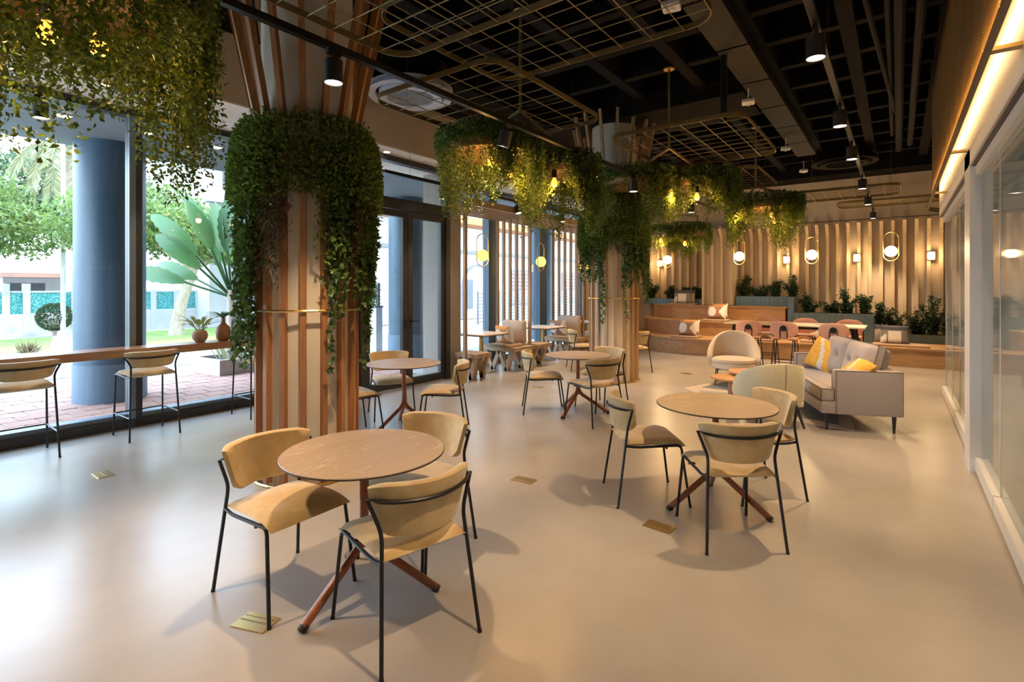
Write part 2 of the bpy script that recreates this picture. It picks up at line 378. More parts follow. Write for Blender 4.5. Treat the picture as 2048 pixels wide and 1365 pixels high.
# ================================================================ STRUCTURE
def sweep(path,w,h):
    """rectangular bar swept along a path in the local YZ plane (w across X, h across the path)"""
    m=MB(); P=[Vector((0,*p)) for p in path]; N=len(P); vs=[]
    for i,p in enumerate(P):
        t=(P[min(i+1,N-1)]-P[max(i-1,0)]).normalized(); n=Vector((0,-t.z,t.y))
        for a,b in((-1,-1),(1,-1),(1,1),(-1,1)): vs.append(p+Vector((a*w/2,0,0))+n*(b*h/2))
    fs=[(0,1,2,3),tuple(4*N-4+k for k in(3,2,1,0))]
    for i in range(N-1):
        for k in range(4): fs.append((4*i+k,4*i+4+k,4*i+4+(k+1)%4,4*i+(k+1)%4))
    return m.add(vs,fs)
floor=struct(MB().box(-7.15,3.4,-2.6,15.6,-.12,0).build('floor','floor'))
tag(floor,'polished beige microcement floor of the cafe hall')
# --- ceiling: black waffle slab
ceil=struct(MB().box(-7.2,3.4,-2.6,15.6,4.95,5.1).build('ceiling','black_paint')); tag(ceil,'black waffle slab ceiling with deep coffers')
me=MB().box(-.075,.075,-2.6,15.4,4.52,4.95).mesh('rib','rib_paint')
for x in(-.45,-1.35,-2.3,-3.2,-4.1,-5.0,.45,1.4): link('rib',me,ceil,(x,0,0))
me=MB().box(-5.95,3.3,-.06,.06,4.54,4.95).mesh('cross_rib','rib_paint')
for k in range(19): link('cross_rib',me,ceil,(0,-.9+k*.87,0))
MB().box(-5.95,-1.75,7.85,9.05,4.36,4.6).build('beam','rib_paint',ceil)
MB().box(-5.95,3.3,14.6,15.4,4.3,4.95).build('beam','black_paint',ceil)
MB().box(-5.95,-4.9,-2.6,7.8,4.42,4.6).build('beam','black_paint',ceil)
# --- left bulkhead above the windows
wl=struct(MB().box(-7.25,-5.95,-2.6,15.4,3.66,4.95).build('wall_left','beige_wall')); tag(wl,'beige bulkhead running above the street windows')
MB().box(-7.2,-5.96,-2.6,15.4,3.645,3.66).build('soffit_board','cream_wall',wl)
MB().box(-7.25,-7.05,12.75,15.4,0,3.66).build('wall_panel','beige_wall',wl)
MB().box(-7.05,-6.36,4.55,4.80,0,3.645).build('pier','pier_grey',wl)
MB().box(-6.98,-6.30,6.70,6.97,0,3.645).build('pier','pier_grey',wl)
wb=struct(MB().box(-7.2,3.4,15.4,15.6,0,4.95).build('wall_back','beige_wall')); tag(wb,'beige back wall lined with upright oak slats')
# upright slats that bend forward at the top
path=[(0,0),(0,2.72)]+[(-.42+.42*math.cos(a),2.72+.42*math.sin(a)*1.25) for a in [R(q) for q in(15,30,45,58,68)]]
sm={}
def slat_mesh(z0,key):
    if key not in sm: sm[key]=sweep([(0,z0)]+path[1:],.07,.10).mesh('slat','slat_oak')
    return sm[key]
x=-3.42
while x<3.2:
    k='hi' if x<-2.05 else ('mid' if x<-.35 else 'lo')
    link('slat',slat_mesh({'hi':1.12,'mid':.78,'lo':.40}[k],k),wb,(x,15.34,0)); x+=.222
x=-6.7
while x<-4.4:
    link('slat',slat_mesh(1.12,'hi'),wb,(x,15.33,0)); x+=.222
# pilaster clad in slats and the slatted canopy that grows out of it
MB().box(-4.38,-3.55,14.86,15.4,1.12,3.2).build('pilaster','beige_wall',wb)
for i in range(4): link('slat',slat_mesh(1.12,'hi'),wb,(-4.33+i*.245,14.80,0))
me=sweep([(0,3.12),(-1.25,3.16)],.05,.07).mesh('canopy_slat','slat_oak')
for i in range(11): link('canopy_slat',me,wb,(-6.75+i*.235,15.3,0))
MB().tube([(-3.5,14.98,3.22),(3.2,14.98,3.22)],.012,6).build('rod','frame_dark',wb)
# --- street windows left
def pane(name,x0,x1,y0,y1,z0,z1,parent): return MB().box(x0,x1,y0,y1,z0,z1).build(name,'window_glass',parent)
w1=struct(MB().box(-7.2,-7.02,-2.6,4.55,0,.10).box(-7.2,-7.04,-2.6,4.55,3.56,3.645).build('window_1','frame_dark')); tag(w1,'tall dark framed street window behind the bar counter')
MB().box(-7.21,-7.06,-2.6,4.55,.10,.15).build('sill','sill_blue',w1)
for y in(-.55,2.245): 
    MB().box(-7.19,-7.03,y-.06,y+.06,.10,3.56).build('mullion','frame_dark',w1)
    MB().box(-7.03,-7.01,y-.075,y-.01,.10,3.56).build('mullion_face','sill_blue',w1)
for a,b in((-2.6,-.61),(-.49,2.185),(2.305,4.55)): pane('pane',-7.125,-7.115,a,b,.15,3.56,w1)
# --- double door
d1=struct(MB().box(-6.44,-6.30,4.80,4.90,0,3.645).box(-6.44,-6.30,6.60,6.70,0,3.645).box(-6.44,-6.30,4.90,6.60,3.56,3.645).box(-6.44,-6.30,4.90,6.60,2.83,3.0).build('door_1','frame_dark')); tag(d1,'dark metal double glass door with a transom window')
pane('transom_pane',-6.375,-6.365,4.90,6.60,3.0,3.56,d1)
def leaf(y0,y1,hs):
    lf=MB().box(-6.41,-6.34,y0,y0+.10,.01,2.82).box(-6.41,-6.34,y1-.10,y1,.01,2.82).box(-6.41,-6.34,y0+.1,y1-.1,.01,.13).box(-6.41,-6.34,y0+.1,y1-.1,2.72,2.82).build('door_leaf','frame_dark',d1)
    pane('pane',-6.38,-6.37,y0+.1,y1-.1,.13,2.72,lf)
    yh=y1-.05 if hs else y0+.05; sg=-1 if hs else 1
    MB().tube([(-6.34,yh,1.05),(-6.28,yh,1.05),(-6.28,yh+sg*.12,1.05)],.011,8).build('handle','black_metal',lf)
    MB().box(-6.34,-6.335,yh-.02,yh+.02,.93,1.10).build('lock_plate','black_metal',lf)
    return lf
leaf(4.90,5.745,True); leaf(5.755,6.60,False)
# --- booth windows
w2=struct(MB().box(-7.0,-6.82,6.97,12.75,0,.10).box(-7.0,-6.84,6.97,12.75,3.56,3.645).build('window_2','frame_blue')); tag(w2,'blue framed street windows behind the slatted booths')
MB().box(-7.0,-6.86,6.97,12.75,.10,.14).build('sill','sill_blue',w2)
ys=[6.97,8.43,8.70,10.36,10.66,12.33,12.63]
for a,b in((8.43,8.70),(10.36,10.66),(12.33,12.63)): MB().box(-7.0,-6.84,a,b,.10,3.56).build('mullion','frame_blue',w2)
for a,b in((6.97,8.43),(8.70,10.36),(10.66,12.33)): pane('pane',-6.94,-6.93,a,b,.14,3.56,w2)
# --- right glass partition
wr=struct(MB().box(.54,.62,-2.6,10.0,2.56,2.64).build('wall_right','white_satin')); tag(wr,'white framed glass partition of the meeting room')
for a,b in((-2.6,2.9),(2.92,4.92),(4.94,6.0),(6.36,8.05),(8.07,10.0)):
    MB().box(.535,.625,a,b,.03,.14).build('base_rail','white_satin',wr)
    MB().box(.55,.61,a,b,0,.03).build('brush_seal','black_metal',wr)
ysp=[-2.6,-1.1,-.1,.9,1.9,2.9,3.92,4.93,5.93]; 
for a,b in list(zip(ysp[:-1],ysp[1:]))+[(6.40,6.97),(6.97,7.85),(7.85,8.85),(8.85,9.98)]:
    p=MB().box(.575,.587,a+.006,b-.006,.14,2.56).build('pane','partition_glass',wr)
    MB().box(.572,.590,b-.006,b+.004,.14,2.56).build('pane_joint','white_satin',p)
MB().box(.50,.64,5.95,6.38,0,2.80).build('post','white_satin',wr)
MB().box(.62,.86,5.98,6.34,0,2.80).build('post_return','white_satin',wr)
# white cove fascia above the glass, gold ribbed curtain and brown trim
MB().box(.50,.80,-2.6,10.0,2.66,3.34).build('fascia','white_paint',wr)
MB().box(.515,.56,-2.6,10.0,2.64,2.66).build('shadow_gap','black_metal',wr)
MB().box(.352,.372,-2.6,10.05,2.76,2.805).build('trim_strip','trim_brown',wr)
for y in(1.0,3.6,6.1,8.6): MB().box(.372,.50,y-.03,y+.03,2.80,2.82).build('bracket','brass_dark',wr)
yy=-2.6
while yy<9.9:
    y1=min(yy+.62,10.0); MB().box(.415,.420,yy+.012,y1-.012,2.95,4.55).build('ribbed_panel','ribbed_gold',wr); yy+=.62
# curved end of the curtain
pts=[(.4275+.45*(1-math.cos(a)),10.0+.45*math.sin(a)) for a in [PI*k/14 for k in range(15)]]
m=MB()
for i in range(14): m.bar((*pts[i],3.75),(*pts[i+1],3.75),.012,1.60)
m.build('ribbed_end','ribbed_gold',wr)
pt2=[(.362+.5*(1-math.cos(a)),10.05+.5*math.sin(a)) for a in [PI*k/14 for k in range(15)]]
m=MB()
for i in range(14): m.bar((*pt2[i],2.795),(*pt2[i+1],2.795),.02,.07)
m.build('trim_end','trim_brown',wr)
MB().box(.46,1.3,-2.6,10.0,4.55,4.95).build('upper_bulkhead','black_paint',wr)
MB().box(.446,.453,-2.6,10.0,3.025,3.045).build('led_strip','led_strip',wr)
MB().box(.55,1.26,10.0,10.30,2.66,2.70).build('fascia_end','white_paint',wr)
# room behind the partition
wm=struct(MB().box(3.3,3.4,-2.6,15.4,0,4.95).build('wall_far','cream_wall')); tag(wm,'pale wall seen dimly through the glass partition')
wn=struct(MB().box(-7.2,3.4,-2.7,-2.6,0,4.95).build('wall_front','beige_wall')); tag(wn,'beige wall behind the viewpoint')
m=MB()
for k in range(64):
    y=1.2+k*.115
    m.tube([(.95,y,.12),(.95,y+1.42,2.62)],.003,3,caps=False); m.tube([(.95,y+1.42,.12),(.95,y,2.62)],.003,3,caps=False)
sc=m.build('mesh_screen','brass_dark'); tag(sc,'diamond wire mesh screen behind the glass partition','screen')
# --- round columns clad in timber slats, with hanging greenery
def column(cx,cy,label,lens,wood):
    t=thing('timber_column',label,'column',(cx,cy,0)); t['kind']='structure'
    MB().lathe([(.372,0),(.372,4.9)],48).build('core','cream_wall',t,smooth=True)
    me=sweep([(.398,.02),(.398,2.95),(.46,3.25),(.72,4.50)],.043,.055).mesh('slat',wood)
    for k in range(16): link('slat',me,t,(0,0,0),(0,0,2*PI*(k+.35)/16))
    for z in(1.41,.012):
        MB().tube([(.435*math.cos(2*PI*k/48),.435*math.sin(2*PI*k/48),z) for k in range(48)],.011 if z>1 else .013,6,closed=True).build('brass_ring','brass',t)
    return t
column(-4.14,2.60,'round column clad in timber slats nearest the bar counter',None,'wood')
column(-3.98,8.36,'round column clad in timber slats between the booths and the lounge',None,'wood_lit')
# ================================================================ GREENERY ON COLUMNS
toC=lambda cx,cy: math.atan2(-cy,-cx)
def column_green(cx,cy,label,lens):
    """lens: list of (rel angle deg, half width deg, bottom z, kind)  rel angle measured anticlockwise from the camera side"""
    t=thing('column_planter',label,'hanging plants',(cx,cy,0))
    MB().lathe([(.44,2.50),(.53,2.54),(.53,2.78),(.44,2.78)],32,caps=False).build('planter_ring','trim_brown',t)
    # dense cap
    n=15000; a=rng.uniform(0,2*PI,n); q=rng.uniform(0,1,n)
    r=.44+.08*np.clip(q*6,0,1)+.10*np.sqrt(rng.uniform(0,1,n))*np.sin(np.clip(q*1.25,0,1)*PI*.5+.25); z=2.97-q*.60+rng.normal(0,.03,n)-.05*((r-.44)/.17)**2
    P=np.c_[r*np.cos(a),r*np.sin(a),z]; D=np.c_[np.cos(a),np.sin(a),0.5-1.1*q]+rng.normal(0,.55,(n,3))
    leaves('crown_foliage',P,D,rng.uniform(.024,.044,n),rng.uniform(.017,.028,n),'leaf_crown_lit',t)
    base=toC(cx,cy); sets={'fine':([],[]),'ivy':([],[]),'dry':([],[])}
    for ang,hw,zb,kind in lens:
        area=(2.75-zb)*hw
        ns=max(3,int(hw*(1.5 if kind!='ivy' else .75)))
        for s in range(ns):
            th=base+R(ang+rng.uniform(-hw,hw)); L=(2.75-zb)*rng.uniform(.55,1.0) if s else (2.75-zb); r0=rng.uniform(.45,.57)
            step=.009 if kind!='ivy' else .017
            k=int(L/step); zz=2.72-np.arange(k)*step; w_=np.cumsum(rng.normal(0,.004,k)); w2=np.cumsum(rng.normal(0,.004,k))
            thv=th+w_/.5; rv=np.clip(r0+w2*.6,.44,.62)
            P=np.c_[rv*np.cos(thv),rv*np.sin(thv),zz]+rng.normal(0,.014,(k,3))
            D=np.c_[np.cos(thv)*.5,np.sin(thv)*.5,np.full(k,-.75)]+rng.normal(0,.5,(k,3))
            sets[kind][0].append(P); sets[kind][1].append(D)
    for kind,(ps,ds) in sets.items():
        if not ps: continue
        P=np.concatenate(ps); D=np.concatenate(ds); n=len(P)
        if kind=='ivy': leaves('ivy_strands',P,D,rng.uniform(.035,.062,n),rng.uniform(.04,.062,n),'leaf_ivy',t,lobed=True)
        elif kind=='fine': leaves('trailing_foliage',P,D,rng.uniform(.025,.05,n),rng.uniform(.010,.02,n),'leaf_dark',t)
        else: leaves('dry_foliage',P,D,rng.uniform(.04,.085,n),rng.uniform(.007,.013,n),'leaf_dry',t)
    return t
column_green(-4.14,2.60,'dense trailing greenery around the column nearest the bar counter',[
    (-72,20,1.75,'fine'),(-66,16,1.02,'ivy'),(-80,14,1.1,'ivy'),(-58,5,.98,'ivy'),(-50,10,1.75,'ivy'),(-33,14,1.62,'dry'),(-40,10,2.1,'fine'),(-2,8,2.35,'fine'),(19,10,1.85,'fine'),(24,9,1.55,'ivy'),(27,4,.92,'ivy'),(31,5,1.3,'ivy'),
    (42,12,1.75,'dry'),(50,12,1.45,'ivy'),(60,16,1.9,'fine'),(74,12,1.2,'ivy'),(80,8,.92,'ivy'),(95,20,1.6,'ivy'),(-110,22,1.6,'ivy'),(150,60,2.0,'fine')])
column_green(-3.98,8.36,'dense trailing greenery around the column before the tiered bench',[
    (-72,20,1.7,'ivy'),(-55,16,2.0,'fine'),(-30,14,1.7,'ivy'),(-20,5,1.02,'ivy'),(-5,14,2.1,'fine'),(5,10,2.2,'dry'),(22,10,1.6,'ivy'),(26,4,1.1,'ivy'),(48,14,1.7,'ivy'),(70,18,1.5,'ivy'),(85,10,1.35,'ivy'),(-95,18,1.9,'fine'),(150,60,2.0,'fine')])
# ================================================================ HANGING TRAY PLANTERS
def planter(x,y,z,r,label,bulbs,drop=.62,n_str=560,hang=None,amt=1.0):
    t=thing('hanging_planter',label,'planter',(x,y,z),0,'round tray planters hung from the ceiling')
    MB().lathe([(r*.98,.0),(r,.015),(r,.10),(r*.985,.10),(r*.97,.02),(0.001,.02),(0.001,0)],40,caps=False).build('tray','perf_tray',t,smooth=True)
    # upper bushy rim
    n=int(7500*r/.55*amt); a=rng.uniform(0,2*PI,n); rr=r*np.sqrt(rng.uniform(.35,1.25,n)); zz=.08+rng.uniform(0,1,n)**1.5*.20-.10*np.clip(rr/r-.9,0,1)
    P=np.c_[rr*np.cos(a),rr*np.sin(a),zz]; D=np.c_[np.cos(a)*.6,np.sin(a)*.6,np.full(n,.35)]+rng.normal(0,.7,(n,3))
    leaves('rim_foliage',P,D,rng.uniform(.028,.05,n),rng.uniform(.018,.03,n),'leaf_dark',t)
    ps=[];ds=[]
    clump=rng.uniform(0,2*PI,15 if r<.57 or y>2 else 30)
    for s in range(int(n_str*r/.55)):
        th=rng.choice(clump)+rng.normal(0,.19) if rng.uniform()<.8 else rng.uniform(0,2*PI)
        L=drop*1.15*rng.uniform(.3,1.0)*(.75+.35*math.sin(th*3+x*7)); r0=r*rng.uniform(.86,1.12)
        k=max(4,int(L/.0105)); u=np.arange(k)*.0105; w1=np.cumsum(rng.normal(0,.0028,k)); w2=np.cumsum(rng.normal(0,.0028,k))
        P=np.c_[r0*math.cos(th)+w1,r0*math.sin(th)+w2,.10-u]+rng.normal(0,.014,(k,3)); D=rng.normal(0,.7,(k,3))+np.array([math.cos(th)*.25,math.sin(th)*.25,-.45])
        ps.append(P); ds.append(D)
    P=np.concatenate(ps); D=np.concatenate(ds); n=len(P)
    leaves('trailing_foliage',P,D,rng.uniform(.020,.040,n),rng.uniform(.013,.023,n),'leaf_fine',t)
    for (bx,by,bz) in bulbs:
        b=MB().lathe([(.0,-.175),(.016,-.172),(.032,-.155),(.039,-.13),(.035,-.105),(.022,-.08),(.018,-.06)],14,(bx,by,bz),caps=False).build('bulb','bulb_glass',t,smooth=True)
        MB().lathe([(.0,-.16),(.010,-.15),(.012,-.125),(.008,-.095),(0,-.09)],8,(bx,by,bz),caps=False).build('filament','filament',b)
        MB().lathe([(.024,-.065),(.03,-.055),(.03,0.02),(.024,.03)],12,(bx,by,bz)).build('socket','black_metal',t)
        MB().tube([(bx,by,bz+.03),(bx,by,max(bz+.06,.02))],.004,5).build('cord','black_metal',t)
        lamp('POINT',(bx,by,bz-.21),14.0 if y>2 else 5.0,(1,.50,.13),parent=t,name='bulb_light',shadow_soft_size=.05)
    return t
def camdir(x,y): 
    a=math.atan2(-y,-x); return math.cos(a),math.sin(a)
def front(x,y,r,side=0.):
    a=math.atan2(-y,-x)+side; return r*math.cos(a),r*math.sin(a)
PL=[(-3.22,.72,3.02,.58,'large tray planter with trailing greenery above the bar counter end',[(*front(-3.22,.72,.10,-.5),-.13),(*front(-3.22,.72,.15,1.2),-.12)],.85),
 (-3.78,4.67,3.10,.55,'tray planter beside the round ceiling diffuser with a lit top',[(*front(-3.78,4.67,.34,.05),-.02),(*front(-3.78,4.67,.3,2.2),-.04)],.72),
 (-3.41,5.62,2.98,.46,'small tray planter in front of the wooden booth canopy',[(*front(-3.4,5.6,.44,-.15),-.03)],.72),
 (-3.22,7.55,3.12,.55,'tray planter just above the far timber column',[(*front(-3.2,7.5,.58,1.0),-.03)],.60),
 (-2.42,8.15,3.10,.50,'tray planter to the lounge side of the far timber column',[(*front(-2.4,8.1,.58,-.1),-.08)],.60),
 (-2.02,10.75,3.05,.60,'tray planter in front of the slatted back wall above the lounge',[(*front(-2,10.7,.62,-.85),.03),(*front(-2,10.7,.25,.5),.0),(*front(-2,10.7,.40,.45),-.12)],.72),
 (-4.10,12.2,2.80,.62,'tray planter hung low before the pilaster of the back wall',[(*front(-4.1,12.2,.60,-.8),.0),(*front(-4.1,12.2,.62,.15),-.10)],.55)]
for p in PL: planter(*p)
# poles and struts carrying the planters
def hanger(pole,zj,posts,label,zt=4.5):
    t=thing('planter_hanger',label,'hanger',(pole[0],pole[1],0))
    MB().lathe([(.07,0),(.07,.02),(.02,.03)],16,(0,0,zt-.03)).build('ceiling_rose','brass_dark',t)
    MB().tube([(0,0,zt),(0,0,zj-.02)],.016,8).build('pole','gold_wire',t)
    for (x,y,zb) in posts:
        MB().bar((0,0,zj),(x-pole[0],y-pole[1],zj-.06),.018,.03).build('strut','gold_wire',t)
        MB().bar((x-pole[0],y-pole[1],zj-.045),(x-pole[0],y-pole[1],zb-.01),.022,.022).build('post','gold_wire',t)
    return t
hanger((-3.15,4.40),3.44,[(-3.78,4.67,3.10),(-3.41,5.62,2.98)],'gold pole and struts holding the two planters near the diffuser')
hanger((-2.42,6.75),3.44,[(-3.22,7.55,3.12),(-2.42,8.15,3.10)],'gold pole and struts holding the two planters beside the far column')
hanger((-2.05,10.15),3.42,[(-2.30,10.70,3.05),(-1.76,10.70,3.05)],'gold pole and struts holding the planter above the lounge')
hanger((-4.10,12.2),3.30,[(-4.5,12.2,2.80),(-3.7,12.2,2.80)],'pair of gold rods holding the low planter at the back')
hanger((-3.22,.72),3.20,[(-3.55,.72,3.02),(-2.9,.72,3.02)],'gold rods holding the large planter above the counter end')
# ================================================================ WIRE GRIDS
def wiregrid(x0,x1,y0,y1,z,nx,ny,label):
    cx,cy=(x0+x1)/2,(y0+y1)/2; t=thing('wire_grid',label,'ceiling grid',(cx,cy,z),0,'gold wire grids under the ceiling'); hx,hy=(x1-x0)/2,(y1-y0)/2; r=.22
    pts=[]
    for sx,sy,a0 in((1,1,0),(-1,1,90),(-1,-1,180),(1,-1,270)):
        for k in range(9):
            a=R(a0+90*k/8); pts.append((sx*(hx-r)+r*math.cos(a),sy*(hy-r)+r*math.sin(a),0))
    m=MB(); n=len(pts)
    # flat bar frame
    vs=[]
    for i,p in enumerate(pts):
        vs+= [(p[0],p[1],-.025),(p[0],p[1],.025),(p[0]*.993,p[1]*.993,.025),(p[0]*.993,p[1]*.993,-.025)]
    m.add(vs,[(4*i+k,4*((i+1)%n)+k,4*((i+1)%n)+(k+1)%4,4*i+(k+1)%4) for i in range(n) for k in range(4)])
    m.build('frame','gold_wire',t)
    for i in range(1,nx):
        x=-hx+2*hx*i/nx; q=hy-(r-math.sqrt(max(0,r*r-max(0,abs(x)-(hx-r))**2)))
        MB().tube([(x,-q,-.02),(x,q,-.02)],.0045,5).build('wire','gold_wire',t)
    for j in range(1,ny):
        y=-hy+2*hy*j/ny; q=hx-(r-math.sqrt(max(0,r*r-max(0,abs(y)-(hy-r))**2)))
        MB().tube([(-q,y,-.012),(q,y,-.012)],.0045,5).build('wire','gold_wire',t)
    for sx in(-1,1):
        for sy in(-1,1): MB().tube([(sx*hx*.7,sy*hy*.7,-.01),(sx*hx*.7,sy*hy*.7,4.5-z)],.0018,3).build('cable','frame_dark',t)
    return t
for a in((-4.28,-2.66,3.35,5.35,3.50,6,10,'gold wire grid hung below the round ceiling diffuser'),
 (-3.25,-1.12,2.55,4.22,3.70,8,8,'highest gold wire grid with a rounded end near the cable tray'),
 (-3.25,-1.20,.75,2.87,3.46,8,10,'nearest gold wire grid cut off by the top of the picture'),
 (-2.95,-1.34,6.0,8.12,3.50,7,10,'gold wire grid above the planters by the far column'),
 (-3.05,-1.76,8.75,10.7,3.50,6,9,'gold wire grid behind the planters by the far column'),
 (-2.15,.05,11.6,12.95,3.47,9,9,'wide gold wire grid in front of the back wall'),
 (-1.12,1.3,13.75,14.75,3.50,10,9,'gold wire grid right against the slatted back wall')): wiregrid(*a)
# ================================================================ TRACKS AND LAMPS
def track(x,y0,y1,z,label,ceil_z=4.5,drops=4):
    t=thing('light_track',label,'track',(x,y0,z)); L=y1-y0
    MB().box(-.024,.024,0,L,-.018,.026).build('rail','black_metal',t)
    for k in range(drops):
        y=L*(k+.5)/drops; MB().tube([(0,y,.018),(0,y,ceil_z-z)],.0025,4).build('wire','frame_dark',t)
    return t
track(-3.03,-1.0,11.2,3.20,'long black light track above the round tables')
track(-.455,-1.0,14.9,3.42,'long black light track down the glass partition side')
track(-6.62,-2.0,4.5,3.46,'black light track along the head of the bar window',3.645,3)
track(-5.90,4.9,6.85,3.26,'short black light track in front of the glass door',3.645,2)
track(-5.78,7.1,12.6,3.22,'black light track along the booth canopy',3.645,3)
spot_me={}
def spotlamp(x,y,z,label,energy=70,tilt=(0,0),size=78,r=.058,h=.15,group='cylinder spotlights on the tracks'):
    t=thing('spotlight',label,'spotlight',(x,y,z),0,group); t.rotation_euler=(tilt[0],tilt[1],0)
    if not spot_me:
        spot_me['adapter']=MB().box(-.016,.016,-.05,.05,-.05,-.018).tube([(0,0,-.05),(0,0,-.085)],.012,8).mesh('adapter','black_metal')
        spot_me['body']=MB().lathe([(.058,-.235),(.061,-.235),(.061,-.085),(.055,-.082),(.001,-.082)],24,caps=False).mesh('body','lamp_body',True)
        spot_me['lens']=MB().lathe([(.001,-.228),(.0575,-.228),(.0575,-.222),(.001,-.222)],24,caps=False).mesh('lens','lamp_warm')
    for k in('adapter','body','lens'): link(k,spot_me[k],t)
    l=lamp('SPOT',(0,0,-.245),energy,(1,.69,.39),parent=t,name='spot_beam',spot_size=R(size),spot_blend=.55,shadow_soft_size=.04)
    return t
E1=125
for i,(y,lab,tl) in enumerate(((2.09,'spotlight over the near round table',(0,0)),(4.04,'spotlight shining on the tray planter near the diffuser',(0,R(18))),(5.79,'spotlight hidden between the two planters near the booths',(0,0)),(7.01,'spotlight in front of the far column planters',(0,0)),(9.6,'spotlight beyond the far timber column',(0,0)))):
    spotlamp(-3.03,y,3.20,lab,E1 if y<9 else E1*1.6,tl)
spotlamp(-3.03,.35,3.20,'spotlight on the long track just above the viewpoint',E1)
for y,lab in((4.15,'largest bright spotlight on the partition side track'),(6.05,'second spotlight on the partition side track'),(7.7,'third spotlight on the partition side track'),(10.1,'fourth spotlight on the partition side track'),(12.1,'fifth spotlight on the partition side track'),(14.6,'last spotlight on the partition side track by the back wall'),(1.6,'spotlight on the partition side track above the viewpoint')):
    spotlamp(-.455,y,3.42,lab,E1*(1.1 if y<9 else 1.7))
for y,lab in((1.33,'spotlight under the greenery at the bar window'),(2.62,'spotlight beside the window mullion at the bar')): spotlamp(-6.62,y,3.46,lab,40)
spotlamp(-5.90,6.1,3.26,'spotlight before the glass door transom',60)
spotlamp(-5.78,7.95,3.22,'spotlight on the booth canopy near the first screen',120,(0,R(-14)))
spotlamp(-5.78,9.55,3.22,'spotlight on the booth canopy near the second screen',120,(0,R(-14)))
t=spotlamp(-2.9,13.0,3.15,'spotlight hanging above the oval pendants',220); MB().tube([(0,0,-.03),(0,0,1.8)],.008,6).build('stem','black_metal',t)
# recessed downlights in the window soffit
for i,(x,y,lab) in enumerate(((-6.44,1.8,'recessed downlight in the soffit above the bar window'),(-6.44,2.62,'recessed downlight in the soffit beside the near column'),(-6.2,5.2,'recessed downlight in the soffit before the door'))):
    t=thing('downlight',lab,'downlight',(x,y,3.643)); MB().lathe([(.055,-.004),(.05,0),(.055,.0)],20,caps=False).build('rim','white_paint',t); MB().lathe([(.001,-.003),(.048,-.003),(.048,0)],20,caps=False).build('lens','downlight_glow',t)
# ceiling services
def diffuser(x,y,z,r,label,matn):
    t=thing('ceiling_diffuser',label,'air vent',(x,y,z))
    MB().lathe([(r,.02),(r*.98,0),(r*.82,.02),(r*.80,.10),(r*.99,.10)],48,caps=False).build('outer_ring',matn,t,smooth=True)
    MB().lathe([(r*.74,.05),(r*.72,-.03),(r*.56,-.02),(r*.56,.05)],48,caps=False).build('inner_ring',matn,t,smooth=True)
    MB().lathe([(.001,.06),(r*.80,.06),(r*.80,.4),(r*.86,.4)],40,caps=False).build('duct','black_paint',t)
    m=MB(); k=int(r*.55/.035)
    for i in range(-k,k+1):
        q=i*.035; h=math.sqrt(max(0,(r*.56)**2-q*q)); m.bar((q,-h,.0),(q,h,.0),.005,.006); m.bar((-h,q,.0),(h,q,.0),.005,.006)
    m.build('grille',matn,t); return t
diffuser(-5.18,4.75,4.12,.56,'round white ceiling diffuser with a square mesh grille','diffuser_white')
diffuser(-.92,13.2,4.25,.62,'round dark ceiling diffuser near the back wall','duct_paint')
ct=thing('cable_tray','grey perforated cable tray under the black ceiling','cable tray',(-1.50,0,4.30))
yy=-1.0
while yy<11.3:
    MB().box(-.17,.17,.02,1.18,0,.012).box(-.17,-.155,.02,1.18,.012,.10).box(.155,.17,.02,1.18,.012,.10).build('tray_section','perforated_tray',ct,loc=(0,yy,0)); yy+=1.2
for i,(x,r) in enumerate(((.02,.055),(.19,.045),(-.08,.03))):
    z=(4.40,4.36,4.44)[i]
    p=MB().tube([(0,-1,0),(0,13.2-.6*i,0)],r,10).build('ceiling_pipe','duct_paint',loc=(x,0,z)); tag(p,('thick dark pipe along the ceiling above the partition','medium dark pipe nearest the gold curtain under the ceiling','thin dark conduit beside the thick ceiling pipe')[i],'pipe')
p=MB().tube([(0,0,0),(0,4.6,0),(.03,4.9,-.05)],.03,8).build('ceiling_conduit','duct_paint',loc=(-.28,5.6,4.42)); tag(p,'short diagonal conduit beside the partition side track','pipe'); p.rotation_euler=(0,0,R(-3))
p=MB().tube([(0,0,0),(0,0,1.0)],.035,10).build('ceiling_post','black_metal',loc=(-1.63,6.35,3.52)); tag(p,'black vertical post holding a gold wire grid','post')
for i,(y,lab) in enumerate(((4.6,'white ceiling sensor nearest the viewpoint on the cable tray'),(7.6,'white square ceiling sensor beside a gold wire grid'),(10.55,'white domed ceiling sensor at the corner of a gold wire grid'),(12.8,'small white ceiling sensor farthest along the cable tray'))):
    t=thing('ceiling_sensor',lab,'sensor',(-1.63,y,4.12),R(12)); MB().rbox((0,0,0),(.16,.16,.05),.015).build('housing','white_paint',t,smooth=True)
    MB().lathe([(.001,-.05),(.03,-.045),(.04,-.025)],14,caps=False).build('dome','white_satin',t); MB().tube([(0,0,.02),(0,0,.2)],.01,6).build('stem','white_paint',t)
